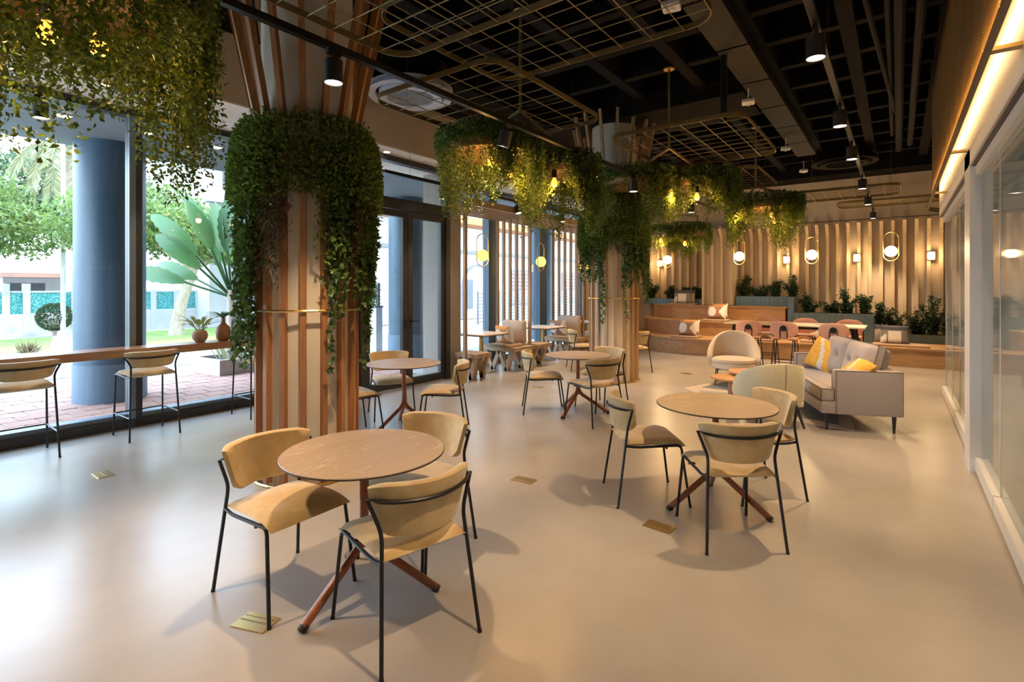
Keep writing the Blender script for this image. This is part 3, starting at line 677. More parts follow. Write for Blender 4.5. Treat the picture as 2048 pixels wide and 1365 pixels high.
# ================================================================ CHAIRS
def shell_back(w_top,w_bot,z0,z1,y0,bow,th,lean,n=18,m=7):
    """curved upholstered back panel, closed thick shell with rounded rim"""
    out=MB(); 
    def surf(u,v,off):
        ww=w_bot+(w_top-w_bot)*v; x=ww/2*u
        zc=z0+(z1-z0)*v
        # round the lower corners
        zc+=(.045*(abs(u)**7))*(1-v)
        y=y0+bow*(u*u)-lean*(zc-z0)
        nx,ny=-2*bow*u/(ww/2),1.0; L=math.hypot(nx,ny)
        return (x+nx/L*off,y+ny/L*off,zc)
    prof=[]
    for j in range(m): prof.append((j/(m-1)*.94+.03,th/2))
    ring=[(.0,.18),(.012,.36)]+[(p[0],.5) for p in prof]+[(.99,.36),(1.0,.12),(1.0,-.12),(.99,-.36)]+[(p[0],-.5) for p in reversed(prof)]+[(.012,-.36),(.0,-.18)]
    N=len(ring); vs=[]
    us=[-1+2*i/(n-1) for i in range(n)]
    for i,u in enumerate(us):
        q=min(i,n-1-i); e=(.5,.85,1)[min(q,2)]
        for v,o in ring: vs.append(surf(u,.5+(v-.5)*(.84,.95,1)[min(q,2)],o*th*e))
    fs=[(i*N+k,i*N+(k+1)%N,(i+1)*N+(k+1)%N,(i+1)*N+k) for i in range(n-1) for k in range(N)]
    fs+=[tuple(range(N)),tuple((n-1)*N+k for k in reversed(range(N)))]
    return out.add(vs,fs),surf
def seat_pad(w,d,z,th):
    def fn(side):
        def g(i,j):
            u=-1+2*i; v=-1+2*j
            se=(1-abs(u)**5)**.25*(1-abs(v)**5)**.25
            x=w/2*u*(.93+.07*(v+1)/2); y=d/2*v
            zz=z+side*th/2*se+.010*v*(v<0)-.05*max(0,v-.55)**1.6*2.2
            return (x,y,zz)
        return g
    m=MB(); m.grid(fn(1),16,16); m.grid(lambda i,j: fn(-1)(1-i,j),16,16); return m
def make_chair(name,cat,bar=False):
    t=thing(name,name,cat)
    sz=.445 if not bar else .665; top=sz+.33; r=.0095
    seat_pad(.455,.46,sz+.018,.055).xf(Matrix.Translation((0,.02,0))).build('seat','velvet',t,smooth=True)
    b,surf=shell_back(.505,.415,sz+.085,top+(.0 if not bar else -.07),-.225,.115,.048,.16)
    b.build('backrest','velvet',t,smooth=True)
    zt=top-.075-(.06 if bar else 0)
    pts=[surf(-1+2*i/12,(zt-sz-.085)/(top-sz-.085-(.07 if bar else 0)),-.034) for i in range(13)]
    fx=.245 if not bar else .235; fy=.265 if not bar else .24
    zk=sz+.115
    left=[(-fx,-fy,0),(-.205,-.185,zk)]; 
    P=left+[pts[0]]+pts[1:-1]+[pts[-1]]+[(.205,-.185,zk),(fx,-fy,0)]
    P=[Vector(q) for q in P]
    leg=fillet([P[0],P[1],P[2]],.04,3)[:-1]; leg2=fillet([P[-3],P[-2],P[-1]],.04,3)[1:]
    MB().tube(leg+P[2:-2]+leg2,r,7).build('back_frame','black_metal',t,smooth=True)
    for s in(-1,1):
        rr=.19+.02
        y_at=-.265+(.08)*(sz/zk) if not bar else -.24+.055*(sz/zk)
        x_at=s*(fx-(fx-.205)*(sz/zk))
        MB().tube(fillet([(s*fx,fy,0),(s*.222,.205,sz),(s*.222,-.12,sz-.012),(x_at,y_at,sz-.005)],.035,4),r,7).build('leg','black_metal',t,smooth=True)
        MB().lathe([(.011,0),(.011,.012)],8,(s*fx,fy,0)).lathe([(.011,0),(.011,.012)],8,(s*fx,-fy,0)).build('foot_cap','black_metal',t)
    MB().tube([(-.222,.10,sz-.02),(.222,.10,sz-.02)],r*.9,6).build('seat_rail','black_metal',t)
    if bar:
        z=.24; k=z/sz; lx=fx-(fx-.222)*k; ly=fy-(fy-.205)*k; by=-(fy-(fy-.185)*(z/zk)); bx=fx-(fx-.205)*(z/zk)
        MB().tube([(-lx,ly,z),(lx,ly,z)],.008,6).tube([(-lx,ly,z),(-bx,by,z)],.008,6).tube([(lx,ly,z),(bx,by,z)],.008,6).build('footrest','black_metal',t)
    return t
chair=make_chair('dining_chair','chair'); G1='velvet dining chairs at the round tables'
def face(dx,dy): return math.atan2(dy,dx)-PI/2
T1=(-2.257,1.743); T2=(-1.075,3.97); T3=(-3.27,5.83); T4=(-4.50,4.02); T5=(-4.55,9.75)
CH=[((-2.635,1.52),face(1,.03),'mustard velvet dining chair pushed in at the near table, its front towards the camera'),
 ((-1.875,1.68),face(-.97,.24),'velvet dining chair at the near table seen from behind, cropped by the picture bottom'),
 ((-2.36,2.23),face(.16,-1),'mustard velvet dining chair behind the near table top'),
 ((-1.57,3.84),face(.78,.62),'cream lit velvet dining chair on the window side of the sofa side table'),
 ((-.885,3.555),face(-.62,.80),'velvet dining chair seen from behind at the sofa side table'),
 ((-.90,4.42),face(-.7,-.71),'velvet dining chair between the sofa side table and the pale yellow armchair'),
 ((-4.72,3.48),face(.25,.95),'velvet dining chair half hidden behind the near timber column'),
 ((-5.10,4.35),face(.85,-.5),'mustard velvet dining chair between the small table and the glass door'),
 ((-4.07,4.22),face(-.787,-.617),'velvet dining chair in side view at the table by the door'),
 ((-3.70,5.68),face(.8,.6),'velvet dining chair in side view at the table before the booths'),
 ((-2.92,5.60),face(-.92,.38),'velvet dining chair seen from behind at the table before the booths'),
 ((-3.20,6.36),face(-.2,-.97),'mustard velvet dining chair behind the table before the booths'),
 ((-4.97,9.02),face(.75,.66),'velvet dining chair beside the far column on the booth side'),
 ((-4.05,9.36),face(-.75,.5),'velvet dining chair mostly hidden behind the far column on the lounge side')]
for i,((x,y),rz,lab) in enumerate(CH): place(chair,i==0,lab,(x,y,0),rz,G1)
stool=make_chair('bar_stool','bar stool',True); G2='velvet bar stools at the window counter'
for i,((x,y),rz,lab) in enumerate((((-6.58,1.18),face(-1,.02),'velvet bar stool cut off at the edge of the picture'),((-6.58,2.20),face(-1,0),'velvet bar stool in front of the window mullion'),((-6.52,3.42),face(-1,0),'velvet bar stool half hidden by the near column greenery'))):
    place(stool,i==0,lab,(x,y,0),rz,G2)
# ================================================================ ROUND TABLES
def make_table():
    t=thing('round_table','round','table')
    MB().lathe([(.001,.728),(.405,.728),(.4185,.732),(.4185,.738),(.414,.740)],64,caps=False).build('edge_band','table_edge',t)
    MB().lathe([(.416,.7395),(.414,.742),(.001,.742)],64,caps=False).build('table_top','table_laminate',t)
    MB().tube([(0,0,.24),(0,0,.73)],.0235,14).lathe([(.001,.700),(.10,.712),(.10,.728)],20,caps=False).build('pedestal','table_leg',t,smooth=True)
    for k in range(3):
        a=2*PI*k/3; c,s=math.cos(a),math.sin(a)
        L=[(.004,.36),(.012,.30),(.045,.245),(.10,.205),(.24,.112),(.375,.022)]
        l=MB().tube([(q*c,q*s,z) for q,z in bez([(a_,b_,0) for a_,b_ in L],4) and [(v.x,v.y) for v in bez([(a_,b_,0) for a_,b_ in L],4)]],[.022]*21,10).build('leg','table_leg',t,smooth=True)
        MB().tube([(.365*c,.365*s,.026),(.392*c,.392*s,.010)],[.0235,.020],10).build('foot_cap','foot_cap',l)
    return t
tb=make_table(); G3='round pedestal tables with wood grain tops'
for i,((x,y),rz,lab) in enumerate(((T1,R(-84),'nearest round table with three brown tripod feet'),(T2,R(-129),'round table in front of the grey sofa'),(T3,R(-90),'round table in front of the slatted booths'),(T4,R(-95),'round table beside the glass door'),(T5,R(20),'round table hidden behind the far timber column'))):
    place(tb,i==0,lab,(x,y,0),rz,G3)
# ================================================================ BAR COUNTER AND THINGS ON IT
bc=thing('bar_counter','long wooden bar counter along the street window','counter',(-6.84,0,0))
MB().box(-.17,.17,-2.4,4.5,.905,.93).build('counter_top','counter_wood',bc)
MB().box(.13,.17,-2.4,4.5,.845,.905).build('apron','counter_wood',bc)
for y in(-1.9,4.2,): MB().box(-.16,.12,y-.03,y+.03,0,.905).build('support','black_metal',bc)
MB().box(-.17,-.15,-2.4,4.5,.845,.905).build('back_rail','black_metal',bc)
def broadleaf(p0,d,L,W,curl,parent,name,matn,n=8,tear=False,nrm=(0,0,1)):
    """one large leaf blade with midrib fold, as a real mesh"""
    d=Vector(d).normalized(); side=d.cross(Vector(nrm))
    if side.length<.05: side=Vector((1,0,0))
    side.normalize(); up=side.cross(d).normalized(); vs=[]; fs=[]
    p=Vector(p0)
    for i in range(n+1):
        u=i/n; wd=W/2*(math.sin(PI*min(1,u*.93+.05))**.7) if i<n else .002
        if tear and i%2==1: wd*=.86
        dd=(d*math.cos(curl*u)-up*math.sin(curl*u)); uu=(up*math.cos(curl*u)+d*math.sin(curl*u))
        vs+= [p-side*wd+uu*wd*.25,p,p+side*wd+uu*wd*.25]; p=p+dd*(L/n)
    for i in range(n):
        for k in(0,1): fs.append((3*i+k,3*i+k+1,3*i+k+4,3*i+k+3))
    return MB().add(vs,fs).build(name,matn,parent,smooth=True)
v=thing('potted_plant','round clay pot with reddish green leaves on the bar counter','plant',(-6.83,2.84,.93))
MB().lathe([(.001,0),(.045,0),(.078,.04),(.088,.085),(.075,.13),(.05,.15),(.045,.15),(.05,.13),(.001,.12)],28,caps=False).build('pot','terracotta',v,smooth=True)
for k in range(13):
    a=k*2.4; e=.5+.5*((k*37)%10)/10
    st=Vector((.02*math.cos(a),.02*math.sin(a),.13)); d=(math.cos(a)*.6,math.sin(a)*.6,e); tip=st+Vector(d).normalized()*(.06+.05*e)
    MB().tube([st,tip],.0035,5).build('stem','leaf_pot',v)
    broadleaf(tip,d,.16+.07*e,.06,1.1,v,'leaf','leaf_pot')
v=thing('plant_vase','tall brown bottle vase with green leaves on the bar counter','vase',(-6.80,3.10,.93))
MB().lathe([(.001,0),(.055,0),(.078,.03),(.085,.10),(.075,.17),(.04,.205),(.024,.23),(.024,.29),(.020,.29),(.020,.24),(.001,.23)],28,caps=False).build('vase_body','brown_vase',v,smooth=True)
for k in range(9):
    a=k*2.1+.5; d=(math.cos(a)*.55,math.sin(a)*.55,.8-.06*k); broadleaf((0,0,.28),d,.20+.02*(k%3),.07,1.3,v,'leaf','leaf_banana')
v=thing('wire_basket','black wire basket lantern at the end of the bar counter','basket',(-6.80,3.30,.93))
MB().box(-.07,.07,-.07,.07,0,.012).build('base','black_metal',v)
MB().box(-.045,.045,-.045,.045,.012,.20).build('inner_block','print_navy',v)
for i in range(-3,4):
    for sx,sy in((i*.0225,-.068),(i*.0225,.068),(-.068,i*.0225),(.068,i*.0225)): MB().tube([(sx,sy,.01),(sx,sy,.235)],.0035,4).build('wire','black_metal',v)
for z in(.06,.12,.18,.235): MB().tube([(-.068,-.068,z),(.068,-.068,z),(.068,.068,z),(-.068,.068,z)],.0035,4,closed=True).build('hoop','black_metal',v)
# floor boxes
for i,(x,y,a,lab) in enumerate(((-5.45,1.5,0,'shiny brass floor socket cover near the bar stools'),(-2.46,1.27,20,'brass floor socket cover beside the near table chair leg'),(-2.49,3.53,5,'brass floor socket cover in the middle of the aisle'),(-1.28,3.38,-5,'brass floor socket cover by the sofa side table'),(-4.63,6.94,10,'brass floor socket cover before the booth bench'),(-3.14,9.66,0,'brass floor socket cover near the tiered bench'))):
    t=thing('floor_socket',lab,'floor socket',(x,y,0),R(a),'brass floor sockets')
    MB().rbox((0,0,.002),(.19,.12,.006),.002,1).build('cover','brass' if i!=3 else 'brass_dark',t)
    MB().box(-.085,.085,-.004,.004,.0052,.0062).build('hinge','brass_dark',t)
    MB().box(-.085,.085,.030,.0315,.0052,.0058).build('lid_line','frame_dark',t)
# ================================================================ PILLOWS
def pillow_mesh(w,h,t,name,kinds,fn):
    n=19; m=MB()
    def g(side):
        def q(i,j):
            u=-1+2*i; v=-1+2*j; e=((1-u**4)*(1-v**4))**.5
            px=1-.10*(1-abs(u))*abs(v)**3; 
            return (w/2*u*(1-.07*(1-v*v)*abs(u)**3),side*t/2*e,h/2*v*(1-.07*(1-u*u)*abs(v)**3)+h/2)
        return q
    for side in(-1,1):
        b=len(m.f); m.grid(g(side),n,n); 
        for f in range((n-1)*(n-1)):
            i=f%(n-1); j=f//(n-1); m.m[b+f]=fn(-1+2*(i+.5)/(n-1),-1+2*(j+.5)/(n-1),side)
    return m.mesh(name,kinds,True)
def printA(u,v,s):   # white half disc, brown field, tan edge
    if (u+.45)**2+(v-.0)**2*.5<.22: return 0
    if u>.25 and abs(v)<(u-.25)*1.4: return 0
    return 1 if u<.7 else 2
def printB(u,v,s):   # dark top band, white blocks
    if v>.45: return 3
    if abs(u)<.45 and v<.35: return 0
    if u<-.5 and v<u+.6: return 0
    return 2
def printY(u,v,s):
    if s>0 and False: return 0
    return 0 if abs(u+.25*v*v-.05+.35*v)<.13 else 1
pm=dict(A=pillow_mesh(.46,.36,.16,'cover',['print_white','print_brown','print_tan','print_grey'],printA),
        B=pillow_mesh(.50,.38,.16,'cover',['print_white','print_tan','print_grey','print_navy'],printB),
        O=pillow_mesh(.42,.36,.15,'cover',['print_white','print_orange','print_brown','print_grey'],printA),
        G=pillow_mesh(.46,.38,.15,'cover',['print_grey','print_grey','print_tan','print_navy'],printB),
        Y=pillow_mesh(.46,.44,.17,'cover',['print_white','yellow_fabric'],printY))
def pillow(kind,x,y,z,rz,lean,label,roll=0,group=None):
    o=link('pillow',pm[kind]); o.location=(x,y,z); o.rotation_euler=(lean,roll,rz); o.rotation_mode='XYZ'
    return tag(o,label,'pillow',group)
# ================================================================ BOOTHS
def bench(x0,x1,y0,y1,facing,label,back=True):
    t=thing('booth_bench',label,'bench',((x0+x1)/2,(y0+y1)/2,0)); hx,hy=(x1-x0)/2,(y1-y0)/2
    for k in range(3):
        a=-hy+2*hy*k/3; MB().box(-hx,hx,a+.004,a+2*hy/3-.004,.385,.455).build('seat_plank','bench_wood',t)
    for sx in(-hx*.55,0,hx*.55):
        pass
    for y in(-hy*.72,hy*.72):
        for x,s in((-hx*.75,1),(hx*.75,-1),(-hx*.0,1),(hx*.0,-1)):
            MB().bar((x,y,.385),(x+s*hx*.38,y,.0),.075,.06,(0,1,0)).build('brace','bench_wood',t)
    MB().box(-hx*.95,hx*.95,-.04,.04,.33,.385).build('under_rail','bench_wood',t)
    if back:
        q=facing
        MB().rbox((0,-q*(hy-.07),.72),(hx*1.25,.13,.44),.04).build('back_cushion','upholstery',t,smooth=True)
        MB().rbox((0,q*.06,.475),(hx*1.35,hy*1.45,.04),.018).build('seat_pad','cushion_tan',t,smooth=True)
    return t
bench(-6.62,-5.74,7.86,8.50,-1,'booth bench with a tan back cushion at the first slat screen')
bench(-6.62,-5.74,8.68,9.15,1,'low booth bench on the far side of the first slat screen',False)
bench(-6.62,-5.74,10.05,10.70,-1,'booth bench with a tan back cushion at the second slat screen')
bench(-6.62,-5.74,10.88,11.35,1,'low booth bench on the far side of the second slat screen',False)
bench(-6.62,-5.74,12.1,12.75,-1,'booth bench in the last booth by the tiered seating')
bench(-6.26,-5.74,6.74,7.16,1,'low booth bench half hidden beside the grey pier',False)
pillow('O',-6.22,8.20,.50,R(-6),R(14),'orange brown and white printed pillow on the first booth bench')
pillow('A',-6.30,10.36,.50,R(-4),R(14),'grey and white printed pillow on the second booth bench')
pillow('O',-6.15,12.45,.50,R(6),R(14),'printed pillow on the last booth bench')
def booth_table(x,y,label):
    t=thing('booth_table',label,'table',(x,y,0),0,'square booth tables on brass posts')
    MB().rbox((0,0,.725),(.72,.76,.03),.012,2).build('table_top','pale_top',t,smooth=True)
    MB().box(-.36,.36,-.38,.38,.700,.711).build('underside','table_edge',t)
    MB().box(-.03,.03,-.03,.03,.012,.70).build('post','brass',t)
    MB().box(-.21,.21,-.21,.21,0,.012).build('base_plate','brass',t)
booth_table(-6.33,7.58,'square brass post table in the first booth'); booth_table(-6.28,9.62,'square brass post table in the second booth'); booth_table(-6.25,11.75,'square brass post table in the third booth')
def screen(y,xs,label):
    t=thing('slat_screen',label,'screen',(-6.3,y,0),0,'upright timber slat screens between the booths'); me=MB().box(-.024,.024,-.03,.03,0,3.0).mesh('slat','wood_grey')
    for x in xs: link('slat',me,t,(x+6.3,0,0))
    if len(xs)>2: MB().box(xs[0]+6.25,xs[-1]+6.35,-.02,.02,.0,.02).build('floor_rail','wood_grey',t)
    return t
xs=[-6.74+.164*i for i in range(6)]
screen(8.60,xs,'timber slat screen behind the first booth bench'); screen(10.80,xs,'timber slat screen behind the second booth bench'); screen(12.85,xs,'timber slat screen at the far end of the booths'); screen(6.66,[-5.92],'single timber post at the start of the booths')
cn=thing('booth_canopy','slatted timber canopy above the booths','canopy',(-6.3,7.0,3.0))
for i in range(8): MB().box(-.50+i*.13,-.465+i*.13,0 if i<4 else -.38,6.0,.0,.07).build('slat','wood_grey',cn)
MB().box(.45,.50,-.40,6.0,-.005,.11).build('front_beam','wood_grey',cn)
for y in(0,2.0,4.0,5.9): MB().box(-.50,.44,y,y+.05,.07,.11).build('cross_batten','wood_grey',cn)
# oval pendants
def pendant(x,y,z,rz,label,zt,gl='lamp_globe',en=16):
    t=thing('oval_pendant',label,'pendant lamp',(x,y,z),rz,'gold oval ring pendant lamps'); hw,hh=.135,.17
    pts=[(hw*math.cos(a),0,(hh if math.sin(a)>=0 else -hh)+hw*math.sin(a)) for a in [2*PI*k/40 for k in range(40)]]
    MB().tube([(p[0],0,p[2]+.10) for p in pts],.009,6,closed=True).build('ring','brass',t,smooth=True)
    MB().lathe([(.001,-.115)]+[(.115*math.sin(R(q)),-.115*math.cos(R(q))) for q in range(15,180,15)]+[(.001,.115)],24,(0,0,.0),caps=False).build('globe',gl,t,smooth=True)
    MB().tube([(0,0,hh+hw+.10),(0,0,zt-z)],.004,5).build('cord','brass_dark',t)
    MB().lathe([(.05,0),(.05,.02)],14,(0,0,zt-z-.02)).build('ceiling_rose','brass_dark',t)
    lamp('POINT',(0,-.16,0),en,(1,.72,.38),parent=t,name='globe_light',shadow_soft_size=.1)
    return t
pendant(-4.92,13.6,2.33,R(-10),'oval pendant lamp half hidden under the low planter',4.95)
pendant(-3.12,13.6,2.36,R(-10),'oval pendant lamp between the pilaster and the lounge planter',4.95)
pendant(-1.57,13.6,2.34,R(-10),'oval pendant lamp above the middle of the planter boxes',4.95)
pendant(-.11,13.6,2.36,R(-10),'oval pendant lamp nearest the glass partition',4.95)
pendant(-6.30,7.58,2.20,R(75),'oval pendant lamp over the first booth table',3.0,'lamp_globe_amber',3)
pendant(-6.28,9.55,2.16,R(92),'oval pendant lamp seen edge on over the second booth table',3.0,'lamp_globe_amber',3)
pendant(-6.25,11.45,2.10,R(40),'oval pendant lamp over the third booth table',3.0,'lamp_globe_amber',3)
for x,lab in((-5.76,'small wall sconce left of the pilaster'),(-2.34,'small wall sconce behind the lounge planter'),(-.80,'small wall sconce between the two right pendants'),(.62,'small wall sconce nearest the glass partition edge'),(2.05,'small wall sconce seen through the glass partition')):
    t=thing('wall_sconce',lab,'wall lamp',(x,15.24,2.32),0,'square wall sconces on the slat wall')
    MB().box(-.075,.075,.02,.16,-.10,.10).build('back_plate','brass',t); MB().box(-.06,.06,-.02,.02,-.085,.085).build('shade','sconce_glow',t)
    lamp('POINT',(0,-.12,0),9,(1,.66,.30),parent=t,name='sconce_light',shadow_soft_size=.06)
# ================================================================ TIERED BENCH
def smooth2(p,n=6): return [(v.x,v.y) for v in bez([(a,b,0) for a,b in p],n)]
def tier(front,back,z0,z1,label,nose=.035):
    t=thing('wooden_tier',label,'tiered bench',(0,0,0)); f=smooth2(front); m=MB()
    vs=[(x,y,z) for z in(z0,z1-.035) for x,y in f]; n=len(f)
    m.add(vs,[(i+1,i,n+i,n+i+1) for i in range(n-1)]); m.add([(*f[-1],z0),(f[-1][0],back,z0),(f[-1][0],back,z1-.035),(*f[-1],z1-.035)],[(0,1,2,3)]); m.add([(*f[0],z0),(f[0][0],back,z0),(f[0][0],back,z1-.035),(*f[0],z1-.035)],[(3,2,1,0)])
    m.build('riser','oak',t)
    q=[(x,y-nose) for x,y in f]; q=[(q[0][0]-nose,q[0][1])]+q[1:-1]+[(q[-1][0]+nose,q[-1][1])]
    MB().prism([(q[-1][0],back),(q[0][0],back)]+q,z1-.035,z1).build('seat_board','oak',t)
    # joints between riser panels
    for fr in(.25,.45,.62,.8):
        i=int(fr*n); (x,y)=f[i]; MB().box(x-.003,x+.003,y-.006,y+.02,z0,z1-.035).build('panel_joint','print_brown',t)
    return t
tier([(-6.1,14.6),(-5.85,13.7),(-5.3,12.95),(-4.6,12.6),(-3.8,12.45),(-2.6,12.65),(-1.2,13.0),(-.2,13.12),(3.25,13.12)],15.3,0,.38,'lowest oak tier of the stepped bench')
tier([(-6.05,15.0),(-5.8,14.2),(-5.3,13.65),(-4.6,13.42),(-3.8,13.42),(-2.0,13.8),(-.62,13.85)],15.3,.38,.75,'middle oak tier of the stepped bench')
tier([(-6.0,15.2),(-5.7,14.75),(-5.2,14.4),(-4.6,14.28),(-3.6,14.38),(-2.25,14.5)],15.3,.75,1.11,'highest oak tier of the stepped bench')
def seatpad(x,y,z,rz,label,w=.62): 
    o=MB().rbox((0,0,.022),(w,.5,.044),.02).build('seat_cushion','cushion_tan',None,smooth=True,loc=(x,y,z)); o.rotation_euler=(0,0,rz); return tag(o,label,'cushion')
seatpad(-4.85,14.62,1.11,R(8),'tan seat cushion on the highest tier',.75); seatpad(-3.72,13.75,.75,R(5),'tan seat cushion on the middle tier'); seatpad(-4.15,12.78,.38,R(0),'tan seat cushion on the lowest tier near its curved end'); seatpad(-2.55,13.05,.38,R(8),'tan seat cushion on the lowest tier behind the pink stools'); seatpad(-1.45,13.35,.38,R(5),'tan seat cushion on the lowest tier behind the tall table leg'); seatpad(.05,13.5,.38,0,'wide tan seat cushion on the lowest tier near the glass partition',.95)
pillow('B',-4.86,14.62,1.155,R(6),R(-10),'white and tan printed pillow on the highest tier')
pillow('G',-4.80,14.80,1.155,R(4),R(-14),'dark grey pillow behind the white one on the highest tier')
pillow('A',-3.70,13.72,.795,R(4),R(-10),'white and brown printed pillow on the middle tier')
pillow('O',-3.68,13.88,.84,R(4),R(-16),'orange printed pillow behind the brown one on the middle tier')
pillow('A',-4.12,12.76,.425,R(-2),R(-10),'brown and white printed pillow on the lowest tier near its curved end')
pillow('O',-4.10,12.92,.46,R(2),R(-16),'orange printed pillow behind the brown one on the lowest tier')
pillow('A',-2.52,13.05,.425,R(4),R(-10),'printed pillow on the lowest tier behind the pink stools')
pillow('A',-1.38,13.35,.425,R(4),R(-10),'printed pillow on the lowest tier behind the tall table leg')
pillow('B',-.05,13.52,.425,R(2),R(-10),'white printed pillow on the lowest tier near the glass partition')
pillow('G',-.18,13.70,.425,R(6),R(-14),'dark grey pillow behind the white one near the glass partition')
# tiled planter boxes
tile=None
def tilebox(x0,x1,y0,y1,z0,z1,label,side_drop=None):
    t=thing('tiled_planter',label,'planter',(x0,y0,z0)); w_=x1-x0; n=max(1,round(w_/.105)); tw=w_/n; h=z1-z0
    MB().box(.012,w_-.012,.012,y1-y0,0,h-.02).build('core','grout',t); MB().box(.02,w_-.02,.02,y1-y0-.01,h-.03,h-.01).build('soil','soil',t)
    me=MB().box(.0025,tw-.0025,0,.012,0,h).mesh('tile','blue_tile')
    for i in range(n): link('tile',me,t,(i*tw,0,0))
    m2=max(1,round((y1-y0)/.105)); th=(y1-y0)/m2; me=MB().box(-.012,0,.0025,th-.0025,0,h).mesh('tile','blue_tile')
    for i in range(m2): link('tile',me,t,(w_,i*th,0))
    return t
tilebox(-6.15,-4.40,14.95,15.27,1.11,1.27,'blue tiled planter box on the highest tier left of the pilaster')
tilebox(-3.52,-2.06,14.92,15.27,1.11,1.36,'blue tiled planter box on the highest tier right of the pilaster')
tilebox(-2.20,-2.06,14.5,14.91,.75,1.36,'blue tiled end block beside the highest tier')
tilebox(-2.04,-.42,14.35,15.27,.75,.98,'blue tiled planter box behind the middle tier')
tilebox(-.60,-.42,13.85,14.34,.38,.98,'blue tiled end block beside the middle tier')
tilebox(-.25,3.2,14.35,15.27,.38,.56,'blue tiled planter box behind the lowest tier')
def shrub(x,y,z,h,w_,label,n=1300,sz=.06):
    t=thing('shrub',label,'plant',(x,y,z),0,'dark leafy shrubs in the tiled planters'); ps=[];ds=[]
    k=max(4,int(7*w_/.3))
    for s in range(k):
        a=rng.uniform(0,2*PI); rad=w_*rng.uniform(.1,1); hh=h*(rng.uniform(.45,1) if s else 1)*(1-.45*rad/w_)
        top=np.array([rad*math.cos(a),rad*.55*math.sin(a),hh]); mid=top*np.array([.35,.35,.55])
        q=bez([(0.25*rad*math.cos(a),0.15*rad*math.sin(a),0),tuple(mid),tuple(top)],4)
        MB().tube(q,.004,4,caps=False).build('stem','bark',t)
        m=n//k; u=rng.uniform(.15,1,m); Q=np.array([tuple(v) for v in q]); idx=np.clip((u*(len(Q)-1)).astype(int),0,len(Q)-1)
        ps.append(Q[idx]+rng.normal(0,.028,(m,3))); ds.append(rng.normal(0,.7,(m,3))+np.array([0,0,.25]))
    P=np.concatenate(ps); P[:,2]=np.clip(P[:,2],.01,None); P[:,1]=np.clip(P[:,1],-.3,max(.02,15.22-y)); D=np.concatenate(ds); m=len(P)
    leaves('foliage',P,D,rng.uniform(.7,1.3,m)*sz,rng.uniform(.35,.6,m)*sz,'leaf_shrub',t); return t
SH=[(-5.95,15.1,1.26,.62,.30,'tall shrub at the left end of the upper planter'),(-5.35,15.1,1.26,.42,.32,'low shrub behind the dark pillow'),(-4.85,15.1,1.26,.52,.28,'thin tall shrub behind the highest tier pillows'),(-4.55,15.08,1.26,.48,.32,'full shrub against the left side of the pilaster'),
 (-3.35,15.1,1.34,.72,.34,'tallest shrub against the right side of the pilaster'),(-2.95,15.1,1.34,.34,.36,'low spreading shrub in the upper right planter'),(-2.55,15.1,1.34,.48,.28,'rounded shrub in the upper right planter'),(-2.15,15.1,1.34,.70,.30,'spiky tall shrub at the end of the upper right planter'),
 (-1.78,14.9,.96,.56,.30,'thin shrub at the start of the middle planter'),(-1.30,14.9,.96,.30,.34,'low shrub in the middle planter'),(-.98,14.9,.96,.74,.34,'tall leafy shrub in the middle planter'),(-.62,14.9,.96,.60,.30,'rounded shrub at the end of the middle planter'),(-.32,14.75,.75,.62,.34,'grassy shrub beside the middle planter end'),(-.02,14.8,.55,.50,.30,'drooping shrub behind the grey pillow'),
 (.35,14.8,.55,.62,.38,'broad shrub in the lowest planter'),(.62,14.8,.55,1.05,.36,'tall curling shrub in the lowest planter'),(.95,14.8,.55,.50,.40,'low dense shrub at the glass partition edge'),(1.6,14.8,.55,.60,.42,'shrub in the lowest planter seen through the glass'),(2.4,14.8,.55,.55,.42,'far shrub in the lowest planter seen through the glass')]
for a in SH: shrub(*a)
